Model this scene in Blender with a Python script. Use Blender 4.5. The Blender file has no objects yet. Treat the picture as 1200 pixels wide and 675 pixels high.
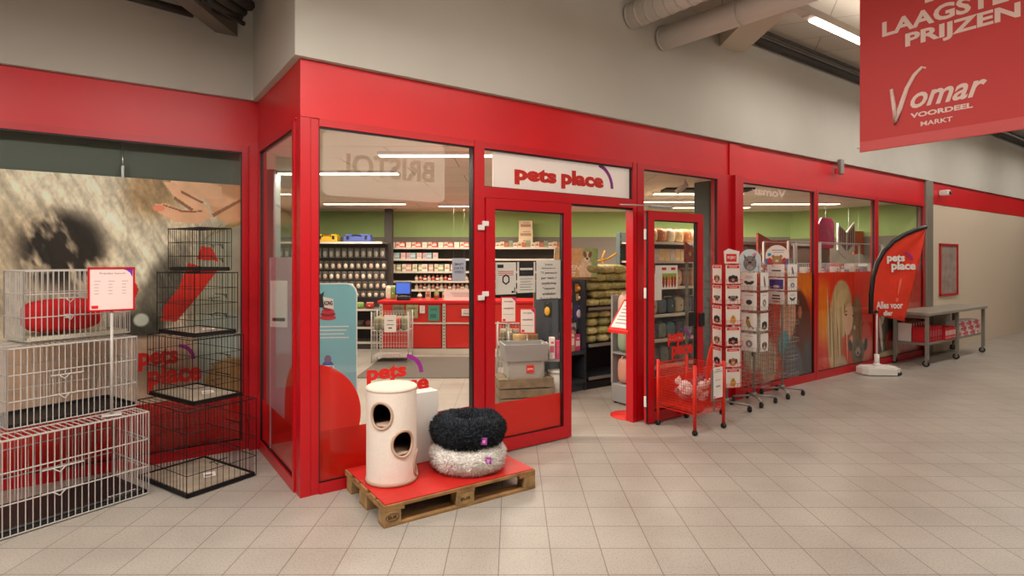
import bpy, math, random
import numpy as np
from mathutils import Vector, Matrix
random.seed(7)
S = bpy.context.scene
R = math.radians
# ------------------------------------------------------------------ camera
FPX, HY, EYE = 677.0, 305.7, 1.72
cam = bpy.data.cameras.new('camera'); camo = bpy.data.objects.new('camera', cam); S.collection.objects.link(camo)
cam.sensor_width = 36; cam.lens = FPX/1200*36; cam.shift_y = -(337.5-HY)/1200
camo.location = (0, 0, EYE); camo.rotation_euler = (R(90), 0, 0)
S.camera = camo
# ------------------------------------------------------------------ world and exposure
w = bpy.data.worlds.new('world'); S.world = w; w.use_nodes = True
w.node_tree.nodes['Background'].inputs[0].default_value = (1, .93, .86, 1)
w.node_tree.nodes['Background'].inputs[1].default_value = .05
S.view_settings.view_transform = 'Standard'; S.view_settings.look = 'None'
S.view_settings.exposure = 0.0; S.view_settings.gamma = 1
S.view_settings.use_curve_mapping = False
HALL_W, SHOP_W = 34.0, 50.0          # watts of one hall tube, one shop tube
WARM = (1, .95, .885)
# ------------------------------------------------------------------ facade frame: s along the front, d into the shop
AZ = R(35.1)
U = Vector((math.cos(AZ), math.sin(AZ), 0)); N = Vector((-math.sin(AZ), math.cos(AZ), 0))
CO = Vector((-1.5325, 4.181, 0))
REC = 1.434                           # depth of the recess on the left
def F(s, d, z=0): return CO + U*s + N*d + Vector((0, 0, z))
IN = F(0, REC)
def at(px, py, Y): return Vector(((px-600)*Y/FPX, Y, EYE+(HY-py)*Y/FPX))
def on_plane(px, py, d=0.0):
    t = (px-600)/FPX; P = CO + N*d
    s = (t*P.y-P.x)/(U.x-t*U.y); Y = P.y+U.y*s
    return s, EYE+(HY-py)*Y/FPX
# ------------------------------------------------------------------ materials
def lin(c):
    c = [x/255 for x in c[:3]]
    return tuple(x/12.92 if x <= .04045 else ((x+.055)/1.055)**2.4 for x in c)
MC = {}
def mat(name, col, rough=.6, metal=0, noise=0, nscale=20, bump=0, emit=0, spec=.5, trans=0):
    if name in MC: return MC[name]
    m = bpy.data.materials.new(name); m.use_nodes = True; nt = m.node_tree; b = nt.nodes['Principled BSDF']
    c = lin(col)
    b.inputs['Base Color'].default_value = (*c, 1); b.inputs['Roughness'].default_value = rough
    b.inputs['Metallic'].default_value = metal; b.inputs['Specular IOR Level'].default_value = spec
    if emit:
        b.inputs['Emission Color'].default_value = (*c, 1); b.inputs['Emission Strength'].default_value = emit
    if noise or bump:
        tc = nt.nodes.new('ShaderNodeTexCoord'); n = nt.nodes.new('ShaderNodeTexNoise')
        n.inputs['Scale'].default_value = nscale; n.inputs['Detail'].default_value = 4
        nt.links.new(tc.outputs['Object'], n.inputs['Vector'])
        if noise:
            r = nt.nodes.new('ShaderNodeValToRGB')
            r.color_ramp.elements[0].position = .3; r.color_ramp.elements[1].position = .7
            r.color_ramp.elements[0].color = (*[x*(1-noise) for x in c], 1)
            r.color_ramp.elements[1].color = (*[min(1, x*(1+noise)) for x in c], 1)
            nt.links.new(n.outputs['Fac'], r.inputs['Fac']); nt.links.new(r.outputs['Color'], b.inputs['Base Color'])
        if bump:
            bm = nt.nodes.new('ShaderNodeBump'); bm.inputs['Strength'].default_value = bump; bm.inputs['Distance'].default_value = .01
            nt.links.new(n.outputs['Fac'], bm.inputs['Height']); nt.links.new(bm.outputs['Normal'], b.inputs['Normal'])
    if trans:
        t = nt.nodes.new('ShaderNodeBsdfTransparent'); t.inputs[0].default_value = (*[min(1, .25+x) for x in c], 1)
        mx = nt.nodes.new('ShaderNodeMixShader'); mx.inputs[0].default_value = trans
        nt.links.new(b.outputs[0], mx.inputs[1]); nt.links.new(t.outputs[0], mx.inputs[2])
        nt.links.new(mx.outputs[0], nt.nodes['Material Output'].inputs[0])
    MC[name] = m; return m
def glass_mat():
    m = bpy.data.materials.new('clear_glass'); m.use_nodes = True; nt = m.node_tree; nt.nodes.clear()
    o = nt.nodes.new('ShaderNodeOutputMaterial'); t = nt.nodes.new('ShaderNodeBsdfTransparent'); g = nt.nodes.new('ShaderNodeBsdfGlossy')
    t.inputs[0].default_value = (.965, .975, .965, 1); g.inputs['Roughness'].default_value = .0
    ge = nt.nodes.new('ShaderNodeNewGeometry'); dt = nt.nodes.new('ShaderNodeVectorMath'); dt.operation = 'DOT_PRODUCT'
    nt.links.new(ge.outputs['Normal'], dt.inputs[0]); nt.links.new(ge.outputs['Incoming'], dt.inputs[1])
    def M(op, a, b=None):
        q = nt.nodes.new('ShaderNodeMath'); q.operation = op
        for i, v in enumerate((a, b)):
            if v is None: continue
            if isinstance(v, (int, float)): q.inputs[i].default_value = v
            else: nt.links.new(v, q.inputs[i])
        return q
    f = M('ADD', M('MULTIPLY', M('POWER', M('SUBTRACT', 1, M('ABSOLUTE', dt.outputs['Value']).outputs[0]).outputs[0], 5).outputs[0], .9).outputs[0], .028)
    mx = nt.nodes.new('ShaderNodeMixShader')
    nt.links.new(f.outputs[0], mx.inputs[0]); nt.links.new(t.outputs[0], mx.inputs[1]); nt.links.new(g.outputs[0], mx.inputs[2])
    nt.links.new(mx.outputs[0], o.inputs[0]); return m
GLASS = glass_mat()
def print_mat(name='printed_surface', rough=.45):
    m = bpy.data.materials.new(name); m.use_nodes = True; nt = m.node_tree; b = nt.nodes['Principled BSDF']
    a = nt.nodes.new('ShaderNodeAttribute'); a.attribute_name = 'Col'
    nt.links.new(a.outputs['Color'], b.inputs['Base Color']); b.inputs['Roughness'].default_value = rough
    b.inputs['Specular IOR Level'].default_value = .3
    return m
PRINT = print_mat()
def floor_mat():
    m = bpy.data.materials.new('terrazzo_tiles'); m.use_nodes = True; nt = m.node_tree; b = nt.nodes['Principled BSDF']; L = nt.links
    tc = nt.nodes.new('ShaderNodeTexCoord')
    mp = nt.nodes.new('ShaderNodeMapping'); mp.inputs['Location'].default_value = (.075, .0, 0)
    L.new(tc.outputs['Object'], mp.inputs[0])
    br = nt.nodes.new('ShaderNodeTexBrick'); br.offset = 0; br.squash = 1
    br.inputs['Scale'].default_value = 1; br.inputs['Brick Width'].default_value = .302; br.inputs['Row Height'].default_value = .288
    br.inputs['Mortar Size'].default_value = .0034; br.inputs['Mortar Smooth'].default_value = .3; br.inputs['Bias'].default_value = 0
    br.inputs['Color1'].default_value = (.425, .387, .338, 1); br.inputs['Color2'].default_value = (.39, .354, .308, 1)
    br.inputs['Mortar'].default_value = (.19, .155, .125, 1)
    L.new(mp.outputs[0], br.inputs['Vector'])
    n = nt.nodes.new('ShaderNodeTexNoise'); n.inputs['Scale'].default_value = 85; n.inputs['Detail'].default_value = 3
    L.new(tc.outputs['Object'], n.inputs['Vector'])
    r = nt.nodes.new('ShaderNodeValToRGB'); r.color_ramp.elements[0].position = .34; r.color_ramp.elements[0].color = (.66, .62, .58, 1)
    r.color_ramp.elements[1].position = .5; r.color_ramp.elements[1].color = (1, 1, 1, 1)
    L.new(n.outputs['Fac'], r.inputs[0])
    mx = nt.nodes.new('ShaderNodeMixRGB'); mx.blend_type = 'MULTIPLY'; mx.inputs[0].default_value = .6
    L.new(br.outputs['Color'], mx.inputs[1]); L.new(r.outputs[0], mx.inputs[2])
    n2 = nt.nodes.new('ShaderNodeTexNoise'); n2.inputs['Scale'].default_value = 1.6; n2.inputs['Detail'].default_value = 3
    L.new(tc.outputs['Object'], n2.inputs['Vector'])
    r2 = nt.nodes.new('ShaderNodeValToRGB'); r2.color_ramp.elements[0].color = (.88, .87, .86, 1); r2.color_ramp.elements[0].position = .35
    r2.color_ramp.elements[1].color = (1, 1, 1, 1); r2.color_ramp.elements[1].position = .6
    L.new(n2.outputs['Fac'], r2.inputs[0])
    mx2 = nt.nodes.new('ShaderNodeMixRGB'); mx2.blend_type = 'MULTIPLY'; mx2.inputs[0].default_value = 1
    L.new(mx.outputs[0], mx2.inputs[1]); L.new(r2.outputs[0], mx2.inputs[2])
    L.new(mx2.outputs[0], b.inputs['Base Color'])
    b.inputs['Roughness'].default_value = .36; b.inputs['Specular IOR Level'].default_value = .4
    return m
def panel_ceiling_mat(name, col, bw, bh, rot=0):
    m = bpy.data.materials.new(name); m.use_nodes = True; nt = m.node_tree; b = nt.nodes['Principled BSDF']; L = nt.links
    tc = nt.nodes.new('ShaderNodeTexCoord'); mp = nt.nodes.new('ShaderNodeMapping'); mp.inputs['Rotation'].default_value = (0, 0, rot)
    L.new(tc.outputs['Object'], mp.inputs[0])
    br = nt.nodes.new('ShaderNodeTexBrick'); br.offset = .5; c = lin(col)
    br.inputs['Scale'].default_value = 1; br.inputs['Brick Width'].default_value = bw; br.inputs['Row Height'].default_value = bh
    br.inputs['Mortar Size'].default_value = .006
    br.inputs['Color1'].default_value = (*c, 1); br.inputs['Color2'].default_value = (*[x*.94 for x in c], 1)
    br.inputs['Mortar'].default_value = (*[x*.5 for x in c], 1)
    L.new(mp.outputs[0], br.inputs['Vector']); L.new(br.outputs['Color'], b.inputs['Base Color']); b.inputs['Roughness'].default_value = .8
    return m
RED = mat('red_lacquer', (206, 15, 26), .35, noise=.05, nscale=2)
REDD = mat('red_powder_coat', (190, 12, 26), .32)
def film_mat(name, col, tr):
    m = mat(name, col, .4); nt = m.node_tree; t = nt.nodes.new('ShaderNodeBsdfTranslucent'); t.inputs[0].default_value = (*lin(col), 1)
    mx = nt.nodes.new('ShaderNodeMixShader'); mx.inputs[0].default_value = tr
    nt.links.new(nt.nodes['Principled BSDF'].outputs[0], mx.inputs[1]); nt.links.new(t.outputs[0], mx.inputs[2]); nt.links.new(mx.outputs[0], nt.nodes['Material Output'].inputs[0]); return m
REDF = film_mat('red_window_film', (230, 34, 14), .45)
REDC = mat('red_clear_film', (235, 25, 10), .3, trans=.25)
REDW = mat('orange_red_wire', (215, 35, 12), .4)
PURPLE = mat('purple_print', (150, 40, 140), .5)
LOGO = mat('logo_red', (215, 30, 18), .5)
WALLG = mat('grey_beige_plaster', (190, 186, 177), .85, noise=.03, nscale=1.5)
WALLB = mat('beige_plaster', (206, 190, 168), .8)
WHITE = mat('white_plastic', (228, 224, 218), .45)
PAPER = mat('white_paper', (232, 222, 216), .7)
GREYM = mat('grey_metal', (140, 134, 126), .45, metal=.3)
STEEL = mat('bright_steel', (185, 185, 182), .3, metal=.9)
CHROME = mat('chromed_wire', (175, 172, 168), .35, metal=.6)
BLACK = mat('black_plastic', (18, 18, 19), .45)
BLACKW = mat('black_wire', (22, 21, 22), .4)
WHITEW = mat('pale_grey_wire', (190, 184, 178), .4)
DARK = mat('dark_grey_panel', (44, 48, 54), .6)
SLATE = mat('slate_panel', (60, 68, 76), .6)
INK = mat('black_ink', (38, 34, 36), .7)
GREEN = mat('green_wall_paint', (168, 196, 124), .8)
TAUPE = mat('taupe_wall_paint', (134, 126, 114), .8)
LAMP = mat('lit_tube', (255, 244, 228), .5, emit=9)
# ------------------------------------------------------------------ mesh builder
class MB:
    def __init__(s): s.v = []; s.f = []; s.m = []; s.sm = []
    def add(s, vs, fs, mi=0, smooth=False):
        o = len(s.v); s.v += [tuple(x) for x in vs]
        for f in fs: s.f.append([i+o for i in f]); s.m.append(mi); s.sm.append(smooth)
        return s
    def box(s, x0, x1, y0, y1, z0, z1, mi=0):
        vs = [(x, y, z) for z in (z0, z1) for y in (y0, y1) for x in (x0, x1)]
        return s.add(vs, [(0, 2, 3, 1), (4, 5, 7, 6), (0, 1, 5, 4), (2, 6, 7, 3), (0, 4, 6, 2), (1, 3, 7, 5)], mi)
    def bbox(s, x0, x1, y0, y1, z0, z1, b=.01, mi=0):          # bevelled box: octagonal plan with chamfered top and bottom
        def ring(i, z): return [(x0+i, y0+b, z), (x0+b, y0+i, z), (x1-b, y0+i, z), (x1-i, y0+b, z), (x1-i, y1-b, z), (x1-b, y1-i, z), (x0+b, y1-i, z), (x0+i, y1-b, z)]
        vs = ring(b*.7, z0)+ring(0, z0+b)+ring(0, z1-b)+ring(b*.7, z1)
        fs = [tuple(range(7, -1, -1)), tuple(range(24, 32))]
        for k in range(3):
            for i in range(8): fs.append((k*8+i, k*8+(i+1) % 8, (k+1)*8+(i+1) % 8, (k+1)*8+i))
        return s.add(vs, fs, mi)
    def tube(s, pts, r, n=6, mi=0, closed=False, smooth=True):
        pts = [Vector(p) for p in pts]; k = len(pts); vs = []; rr = r if isinstance(r, (list, tuple)) else [r]*k
        up = None
        for i, p in enumerate(pts):
            if closed: t = pts[(i+1) % k]-pts[i-1]
            else: t = pts[min(i+1, k-1)]-pts[max(i-1, 0)]
            t.normalize()
            if up is None:
                up = Vector((0, 0, 1)) if abs(t.z) < .9 else Vector((1, 0, 0))
            a = up-t*up.dot(t)
            if a.length < 1e-4: a = t.orthogonal()
            a.normalize(); up = a; b = t.cross(a)
            for j in range(n):
                th = 2*math.pi*(j+.5)/n; vs.append(p+(a*math.cos(th)+b*math.sin(th))*rr[i])
        fs = []
        for i in range(k if closed else k-1):
            for j in range(n):
                q = (i+1) % k; fs.append((i*n+j, i*n+(j+1) % n, q*n+(j+1) % n, q*n+j))
        if not closed: fs += [tuple(range(n-1, -1, -1)), tuple(range((k-1)*n, k*n))]
        return s.add(vs, fs, mi, smooth and n > 4)
    def bar(s, p, q, r=.003, n=4, mi=0): return s.tube([p, q], r, n, mi)
    def lathe(s, prof, n=24, c=(0, 0, 0), mi=0, sx=1, sy=1, smooth=True):
        vs = []; fs = []; k = len(prof)
        for r, z in prof:
            for j in range(n):
                th = 2*math.pi*j/n; vs.append((c[0]+r*math.cos(th)*sx, c[1]+r*math.sin(th)*sy, c[2]+z))
        for i in range(k-1):
            for j in range(n): fs.append((i*n+j, i*n+(j+1) % n, (i+1)*n+(j+1) % n, (i+1)*n+j))
        if prof[0][0] > 1e-5: fs.append(tuple(range(n-1, -1, -1)))
        if prof[-1][0] > 1e-5: fs.append(tuple(range((k-1)*n, k*n)))
        return s.add(vs, fs, mi, smooth)
    def cyl(s, p, q, r, n=16, mi=0): return s.tube([p, q], r, n, mi)
    def ell(s, c, rx, ry, rz, n=12, k=8, mi=0, jit=0, p=1.0):
        vs = []; fs = []
        def sg(x): return math.copysign(abs(x)**p, x)
        for i in range(k+1):
            ph = -math.pi/2+math.pi*i/k
            for j in range(n):
                th = 2*math.pi*j/n; q = 1+random.uniform(-jit, jit)
                vs.append((c[0]+rx*q*sg(math.cos(ph))*sg(math.cos(th)), c[1]+ry*q*sg(math.cos(ph))*sg(math.sin(th)), c[2]+rz*q*sg(math.sin(ph))))
        for i in range(k):
            for j in range(n): fs.append((i*n+j, i*n+(j+1) % n, (i+1)*n+(j+1) % n, (i+1)*n+j))
        return s.add(vs, fs, mi, True)
    def prism(s, poly, a0, a1, plane='xz', mi=0):
        k = len(poly)
        if plane == 'xz': vs = [(x, a0, z) for x, z in poly]+[(x, a1, z) for x, z in poly]
        elif plane == 'xy': vs = [(x, y, a0) for x, y in poly]+[(x, y, a1) for x, y in poly]
        else: vs = [(a0, y, z) for y, z in poly]+[(a1, y, z) for y, z in poly]
        fs = [tuple(range(k)), tuple(range(2*k-1, k-1, -1))]+[(i, (i+1) % k, k+(i+1) % k, k+i) for i in range(k)]
        return s.add(vs, fs, mi)
    def mesh(s, name, mats):
        me = bpy.data.meshes.new(name); me.from_pydata(s.v, [], s.f); me.update()
        for m in (mats if isinstance(mats, (list, tuple)) else [mats]): me.materials.append(m)
        me.polygons.foreach_set('material_index', s.m); me.polygons.foreach_set('use_smooth', s.sm)
        return me
def link(name, me, parent=None, loc=(0, 0, 0), rz=0, rot=None):
    o = bpy.data.objects.new(name, me); S.collection.objects.link(o); o.location = loc
    o.rotation_euler = rot if rot else (0, 0, rz)
    if parent: o.parent = parent
    return o
def O(name, mb, mats, parent=None, loc=(0, 0, 0), rz=0, rot=None): return link(name, mb.mesh(name, mats), parent, loc, rz, rot)
def tag(o, label, cat, group=None):
    o['label'] = label; o['category'] = cat
    if group: o['group'] = group
    return o
def T(name, label, cat, loc=(0, 0, 0), rz=0, group=None): return tag(link(name, None, None, loc, rz), label, cat, group)
def ST(name, mb, mats, loc=(0, 0, 0), rz=0):
    o = O(name, mb, mats, None, loc, rz); o['kind'] = 'structure'; return o
def SE(name, loc, rz): o = link(name, None, None, loc, rz); o['kind'] = 'structure'; return o
def tree(o, loc, rz, label=None, group=None):
    r = o.copy(); S.collection.objects.link(r); r.location = loc; r.rotation_euler = (0, 0, rz)
    if label: r['label'] = label
    if group: r['group'] = group
    for ch in list(o.children):
        c = ch.copy(); S.collection.objects.link(c); c.parent = r
        for g in ch.children:
            e = g.copy(); S.collection.objects.link(e); e.parent = c
    return r
_tx = {}
def text_mesh(body, bold=0.0, shear=0.0, space=1.0, line=1.0):
    key = (body, bold, shear, space, line)
    if key in _tx: return _tx[key]
    cu = bpy.data.curves.new('t', 'FONT'); cu.body = body; cu.size = 1; cu.offset = bold; cu.shear = shear; cu.space_character = space
    cu.space_line = line; cu.align_x = 'CENTER'; cu.resolution_u = 3
    o = bpy.data.objects.new('t', cu); S.collection.objects.link(o)
    me = bpy.data.meshes.new_from_object(o.evaluated_get(bpy.context.evaluated_depsgraph_get()))
    bpy.data.objects.remove(o)
    co = np.array([v.co[:] for v in me.vertices]); lo, hi = co.min(0), co.max(0)
    V = [(float((p[0]-lo[0])/(hi[0]-lo[0])), float((p[1]-lo[1])/(hi[1]-lo[1]))) for p in co]
    _tx[key] = (V, [list(p.vertices) for p in me.polygons], (hi[0]-lo[0])/(hi[1]-lo[1])); return _tx[key]
def add_text(mb, body, x0, x1, z0, z1, y=0, mi=0, bold=.02, shear=0, flip=False, space=1.0, line=1.0):
    V, fs, _ = text_mesh(body, bold, shear, space, line)
    vs = [((x1-(x1-x0)*a) if flip else (x0+(x1-x0)*a), y, z0+(z1-z0)*b) for a, b in V]
    mb.add(vs, fs, mi)
def lettering(name, body, x0, x1, z0, z1, y, m, parent, **k):
    mb = MB(); add_text(mb, body, x0, x1, z0, z1, y, 0, **k); return O(name, mb, m, parent)
def arc_poly(cx, cz, r0, r1, a0, a1, n=14):
    o = [(cx+r1*math.cos(R(a0+(a1-a0)*i/n)), cz+r1*math.sin(R(a0+(a1-a0)*i/n))) for i in range(n+1)]
    i_ = [(cx+r0*math.cos(R(a1+(a0-a1)*i/n)), cz+r0*math.sin(R(a1+(a0-a1)*i/n))) for i in range(n+1)]
    return o+i_
def logo_one(x0, x1, z0, z1, y, parent, m=LOGO, arc=PURPLE):
    """one line: pets place with a purple arc after it"""
    mb = MB(); w = x1-x0; h = z1-z0
    add_text(mb, 'pets', x0, x0+w*.395, z0, z0+h*.80, y, 0, bold=.055)
    add_text(mb, 'place', x0+w*.44, x0+w*.89, z0, z0+h*.90, y, 0, bold=.055)
    mb.prism(arc_poly(x0+w*.80, z0+h*.22, w*.17, w*.2, 0, 78), y-.001, y+.001, 'xz', 1)
    return O('lettering', mb, [m, arc], parent)
def logo_two(x0, x1, z0, z1, y, parent, m=LOGO, arc=PURPLE, tilt=.0):
    mb = MB(); w = x1-x0; h = z1-z0
    add_text(mb, 'pets', x0, x0+w*.62, z0+h*.44, z0+h*.92, y, 0, bold=.045)
    add_text(mb, 'place', x0+w*.15, x1, z0, z0+h*.56, y-.0006, 0, bold=.045)
    mb.prism(arc_poly(x0+w*.60, z0+h*.62, w*.235, w*.30, 0, 84), y-.0012, y+.0002, 'xz', 1)
    return O('lettering', mb, [m, arc], parent)
# ------------------------------------------------------------------ printed pictures as colour attributes of a fine grid
_rn = np.random.RandomState(3); _tab = _rn.rand(64, 64)
def vn(x, y):
    xi = np.floor(x).astype(int); yi = np.floor(y).astype(int); fx = x-xi; fy = y-yi
    fx = fx*fx*(3-2*fx); fy = fy*fy*(3-2*fy); g = lambda a, b: _tab[a % 64, b % 64]
    return (g(xi, yi)*(1-fx)+g(xi+1, yi)*fx)*(1-fy)+(g(xi, yi+1)*(1-fx)+g(xi+1, yi+1)*fx)*fy
def fbm(x, y, o=4):
    r = 0; a = .5
    for k in range(o): r = r+a*vn(x*2**k+7*k, y*2**k+3*k); a *= .5
    return r
def P_ell(X, Z, cx, cz, rx, rz, rot=0, soft=.08):
    c, s = math.cos(rot), math.sin(rot); a = (X-cx)*c+(Z-cz)*s; b = -(X-cx)*s+(Z-cz)*c
    return np.clip((1-np.sqrt((a/rx)**2+(b/rz)**2))/soft+.5, 0, 1)
def P_poly(X, Z, pts):
    ins = np.zeros(X.shape, bool); n = len(pts)
    for i in range(n):
        x0, z0 = pts[i]; x1, z1 = pts[(i+1) % n]
        if z0 == z1: continue
        cond = ((Z >= min(z0, z1)) & (Z < max(z0, z1)) & (X < (Z-z0)/(z1-z0)*(x1-x0)+x0)); ins ^= cond
    return ins.astype(float)
class Pic:
    def __init__(s, X, Z): s.X, s.Z = X, Z; s.c = np.zeros(X.shape+(3,))
    def fill(s, col): s.c[:] = np.array(col)/255.; return s
    def mix(s, m, col):
        col = np.array(col)/255. if not isinstance(col, np.ndarray) else col
        s.c = s.c*(1-m[..., None])+col*m[..., None]; return s
    def e(s, cx, cz, rx, rz, col, rot=0, soft=.08): return s.mix(P_ell(s.X, s.Z, cx, cz, rx, rz, rot, soft), col)
    def p(s, pts, col): return s.mix(P_poly(s.X, s.Z, pts), col)
    def r(s, x0, x1, z0, z1, col): return s.mix(((s.X > x0) & (s.X < x1) & (s.Z > z0) & (s.Z < z1)).astype(float), col)
    def mul(s, f): s.c = np.clip(s.c*f[..., None], 0, 1); return s
def picture_mesh(name, x0, x1, z0, z1, nx, nz, fn, thick=.003, y=0, mask=None):
    xs = np.linspace(x0, x1, nx+1); zs = np.linspace(z0, z1, nz+1)
    Xc, Zc = np.meshgrid((xs[1:]+xs[:-1])/2, (zs[1:]+zs[:-1])/2)
    pc = Pic(Xc, Zc); fn(pc); c = np.clip(pc.c, 0, 1)
    c = np.where(c <= .04045, c/12.92, ((c+.055)/1.055)**2.4)
    vs = [(x, y, z) for z in zs for x in xs]; k = nx+1
    fs = [(j*k+i, j*k+i+1, (j+1)*k+i+1, (j+1)*k+i) for j in range(nz) for i in range(nx)]
    mb = MB(); mb.add(vs, fs)
    b = len(vs); mb.add([(x0, y+thick, z0), (x1, y+thick, z0), (x1, y+thick, z1), (x0, y+thick, z1), (x0, y, z0), (x1, y, z0), (x1, y, z1), (x0, y, z1)],
        [(0, 3, 2, 1), (4, 0, 1, 5), (5, 1, 2, 6), (6, 2, 3, 7), (7, 3, 0, 4)], 1)
    me = mb.mesh(name, [PRINT, PAPER])
    at_ = me.color_attributes.new('Col', 'FLOAT_COLOR', 'CORNER')
    arr = np.ones((len(me.loops), 4), dtype=np.float32); n = nx*nz
    arr[:n*4, :3] = np.repeat(c.reshape(-1, 3), 4, axis=0)
    at_.data.foreach_set('color', arr.ravel()); return me
# ================================================================== STRUCTURE
def PP(pts, d=0.0): return [on_plane(a, b, d) for a, b in pts]
mb = MB(); mb.box(-14, 24, -12, 24, -.1, 0); ST('floor', mb, floor_mat())
# hall roof: boards that rise to the right, then level
mb = MB(); zr = [(-14, 3.6), (-2.9, 3.93), (-1.2, 4.62), (26, 4.62)]
for (xa, za), (xb, zb) in zip(zr[:-1], zr[1:]):
    mb.add([(xa, -12, za), (xb, -12, zb), (xb, 24, zb), (xa, 24, za), (xa, -12, za+.15), (xb, -12, zb+.15), (xb, 24, zb+.15), (xa, 24, za+.15)],
           [(0, 1, 2, 3), (4, 7, 6, 5), (0, 4, 5, 1), (2, 6, 7, 3)])
ST('ceiling_hall', mb, panel_ceiling_mat('roof_boards', (176, 164, 148), 2.4, .6, R(20)))
ORG = (CO.x, CO.y, 0)
# upper plaster walls, overhanging the red band a little
BH, BL, GT = 3.19, 2.78, 2.724      # band top, band bottom, glass top
ST('wall_front', MB().box(-.05, 22, -.05, .12, BH, 4.9), WALLG, ORG, AZ)
ST('wall_side', MB().box(-.05, .12, .12, REC+.1, BH, 4.9), WALLG, ORG, AZ)
ST('wall_left', MB().box(-9, -.05, REC-.05, REC+.12, BH, 4.9), WALLG, ORG, AZ)
ST('wall_hall_opposite', MB().box(-9, 22, -6.3, -6.1, -.05, 4.9), mat('hall_plaster', (128, 118, 108), .9), ORG, AZ)
ST('wall_hall_end', MB().box(22, 22.2, -6.3, .12, -.05, 4.9), WALLG, ORG, AZ)
ST('wall_hall_start', MB().box(-9.2, -9, -6.3, REC+.12, -.05, 4.9), WALLG, ORG, AZ)
ST('wall_beyond', MB().box(11.36, 22, .0, .12, -.02, BL), WALLB, ORG, AZ)
# red bands
mb = MB(); mb.box(0, 5.2, 0, .1, BL, BH-.004); mb.box(5.206, 11.06, 0, .1, BL, BH-.004); mb.box(5.14, 5.36, -.018, 0, BL, BH-.02)
mb.box(0, 11.06, -.008, .1, BL-.012, BL)
ST('trim_1', mb, RED, ORG, AZ)
ST('trim_2', MB().box(0, .1, .1, REC+.1, BL, BH-.004).box(-.008, .1, .1, REC, BL-.012, BL), RED, ORG, AZ)
ST('trim_3', MB().box(-9, 0, REC, REC+.1, BL, BH-.004).box(-9, 0, REC-.008, REC+.1, BL-.012, BL), RED, ORG, AZ)
ST('trim_4', MB().box(11.37, 22, -.01, .1, BL, BH-.004), RED, ORG, AZ)
# grey steel post at the right end of the front
ST('trim_5', MB().bbox(11.06, 11.36, -.05, .12, 0, BH+.02, .02), mat('post_grey', (132, 124, 112), .5, metal=.3), ORG, AZ)
# corner post with a groove
mb = MB(); mb.box(0, .072, 0, .134, 0, BL-.012); mb.box(.076, .134, .003, .134, 0, BL-.012); mb.box(.07, .08, .01, .1, 0, BL-.012)
ST('trim_6', mb, REDD, ORG, AZ)
ST('trim_7', MB().box(-.085, .0, REC-.085, REC+.06, 0, BL-.012), REDD, ORG, AZ)
# red pillar with a fin
mb = MB(); mb.box(4.96, 5.2, -.01, .12, 0, BL-.012); mb.box(5.2, 5.363, -.06, .12, 0, BL+.0); ST('trim_8', mb, REDD, ORG, AZ)
# jambs of the doorway and the mullion left of it
mb = MB(); mb.box(1.465, 1.565, -.02, .07, 0, BL-.012); mb.box(1.46, 1.465, -.0, .07, 0, BL-.012, 1); ST('trim_9', mb, [REDD, BLACK], ORG, AZ)
mb = MB(); mb.box(3.43, 3.49, -.02, .08, 0, BL-.012); mb.box(3.50, 3.56, -.02, .08, 0, BL-.012); mb.box(3.48, 3.51, .0, .07, 0, BL-.012, 1); ST('trim_10', mb, [REDD, BLACK], ORG, AZ)
mb = MB(); mb.box(1.565, 3.43, -.02, .07, 2.28, 2.37); mb.box(1.565, 3.43, -.005, .06, 2.265, 2.28, 1); ST('trim_11', mb, [REDD, BLACK], ORG, AZ)
def window(name, x0, x1, z0, z1, loc=ORG, rz=AZ, lo=.085, hi=.056, sd=.045, yf=-.012):
    e = SE(name, loc, rz)
    mb = MB(); mb.box(x0, x1, yf, .055, z0, z0+lo); mb.box(x0, x1, yf, .055, z1-hi, z1)
    if sd: mb.box(x0, x0+sd, yf, .055, z0+lo, z1-hi); mb.box(x1-sd, x1, yf, .055, z0+lo, z1-hi)
    s2 = sd+.006 if sd else .006                       # dark gasket
    for a in ((x0+sd, x1-sd, z0+lo, z0+lo+.007), (x0+sd, x1-sd, z1-hi-.012, z1-hi), (x0+sd, x0+s2, z0+lo, z1-hi), (x1-s2, x1-sd, z0+lo, z1-hi)):
        mb.box(a[0], a[1], .0, .03, a[2], a[3], 1)
    O('window_frame', mb, [REDD, BLACK], e)
    O('glass_pane', MB().box(x0+s2-.002, x1-s2+.002, .008, .014, z0+lo, z1-hi), GLASS, e)
    return e
TOPF = BL-.012
w_left = window('window_1', -7.5, -.085, 0, TOPF, (CO.x+N.x*REC, CO.y+N.y*REC, 0), AZ, lo=.09, sd=.05)
# return window: local x runs from the inner corner towards the outer post
w_side = window('window_2', .06, REC-.134, 0, TOPF, (IN.x, IN.y, 0), AZ-R(90), lo=.09, sd=.05)
w_main = window('window_3', .134, 1.465, 0, TOPF, sd=.0, lo=.08)
w_tran = window('window_4', 1.565, 3.43, 2.37, TOPF, sd=.0, lo=.004)
w_sdl = window('window_5', 3.56, 4.96, 0, TOPF, sd=.05)
w_r1 = window('window_6', 5.363, 7.22, 0, TOPF, sd=.045, lo=.11)
w_r2 = window('window_7', 7.23, 9.14, 0, TOPF, sd=.055, lo=.11)
w_r3 = window('window_8', 9.15, 11.06, 0, TOPF, sd=.055, lo=.11)
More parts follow.
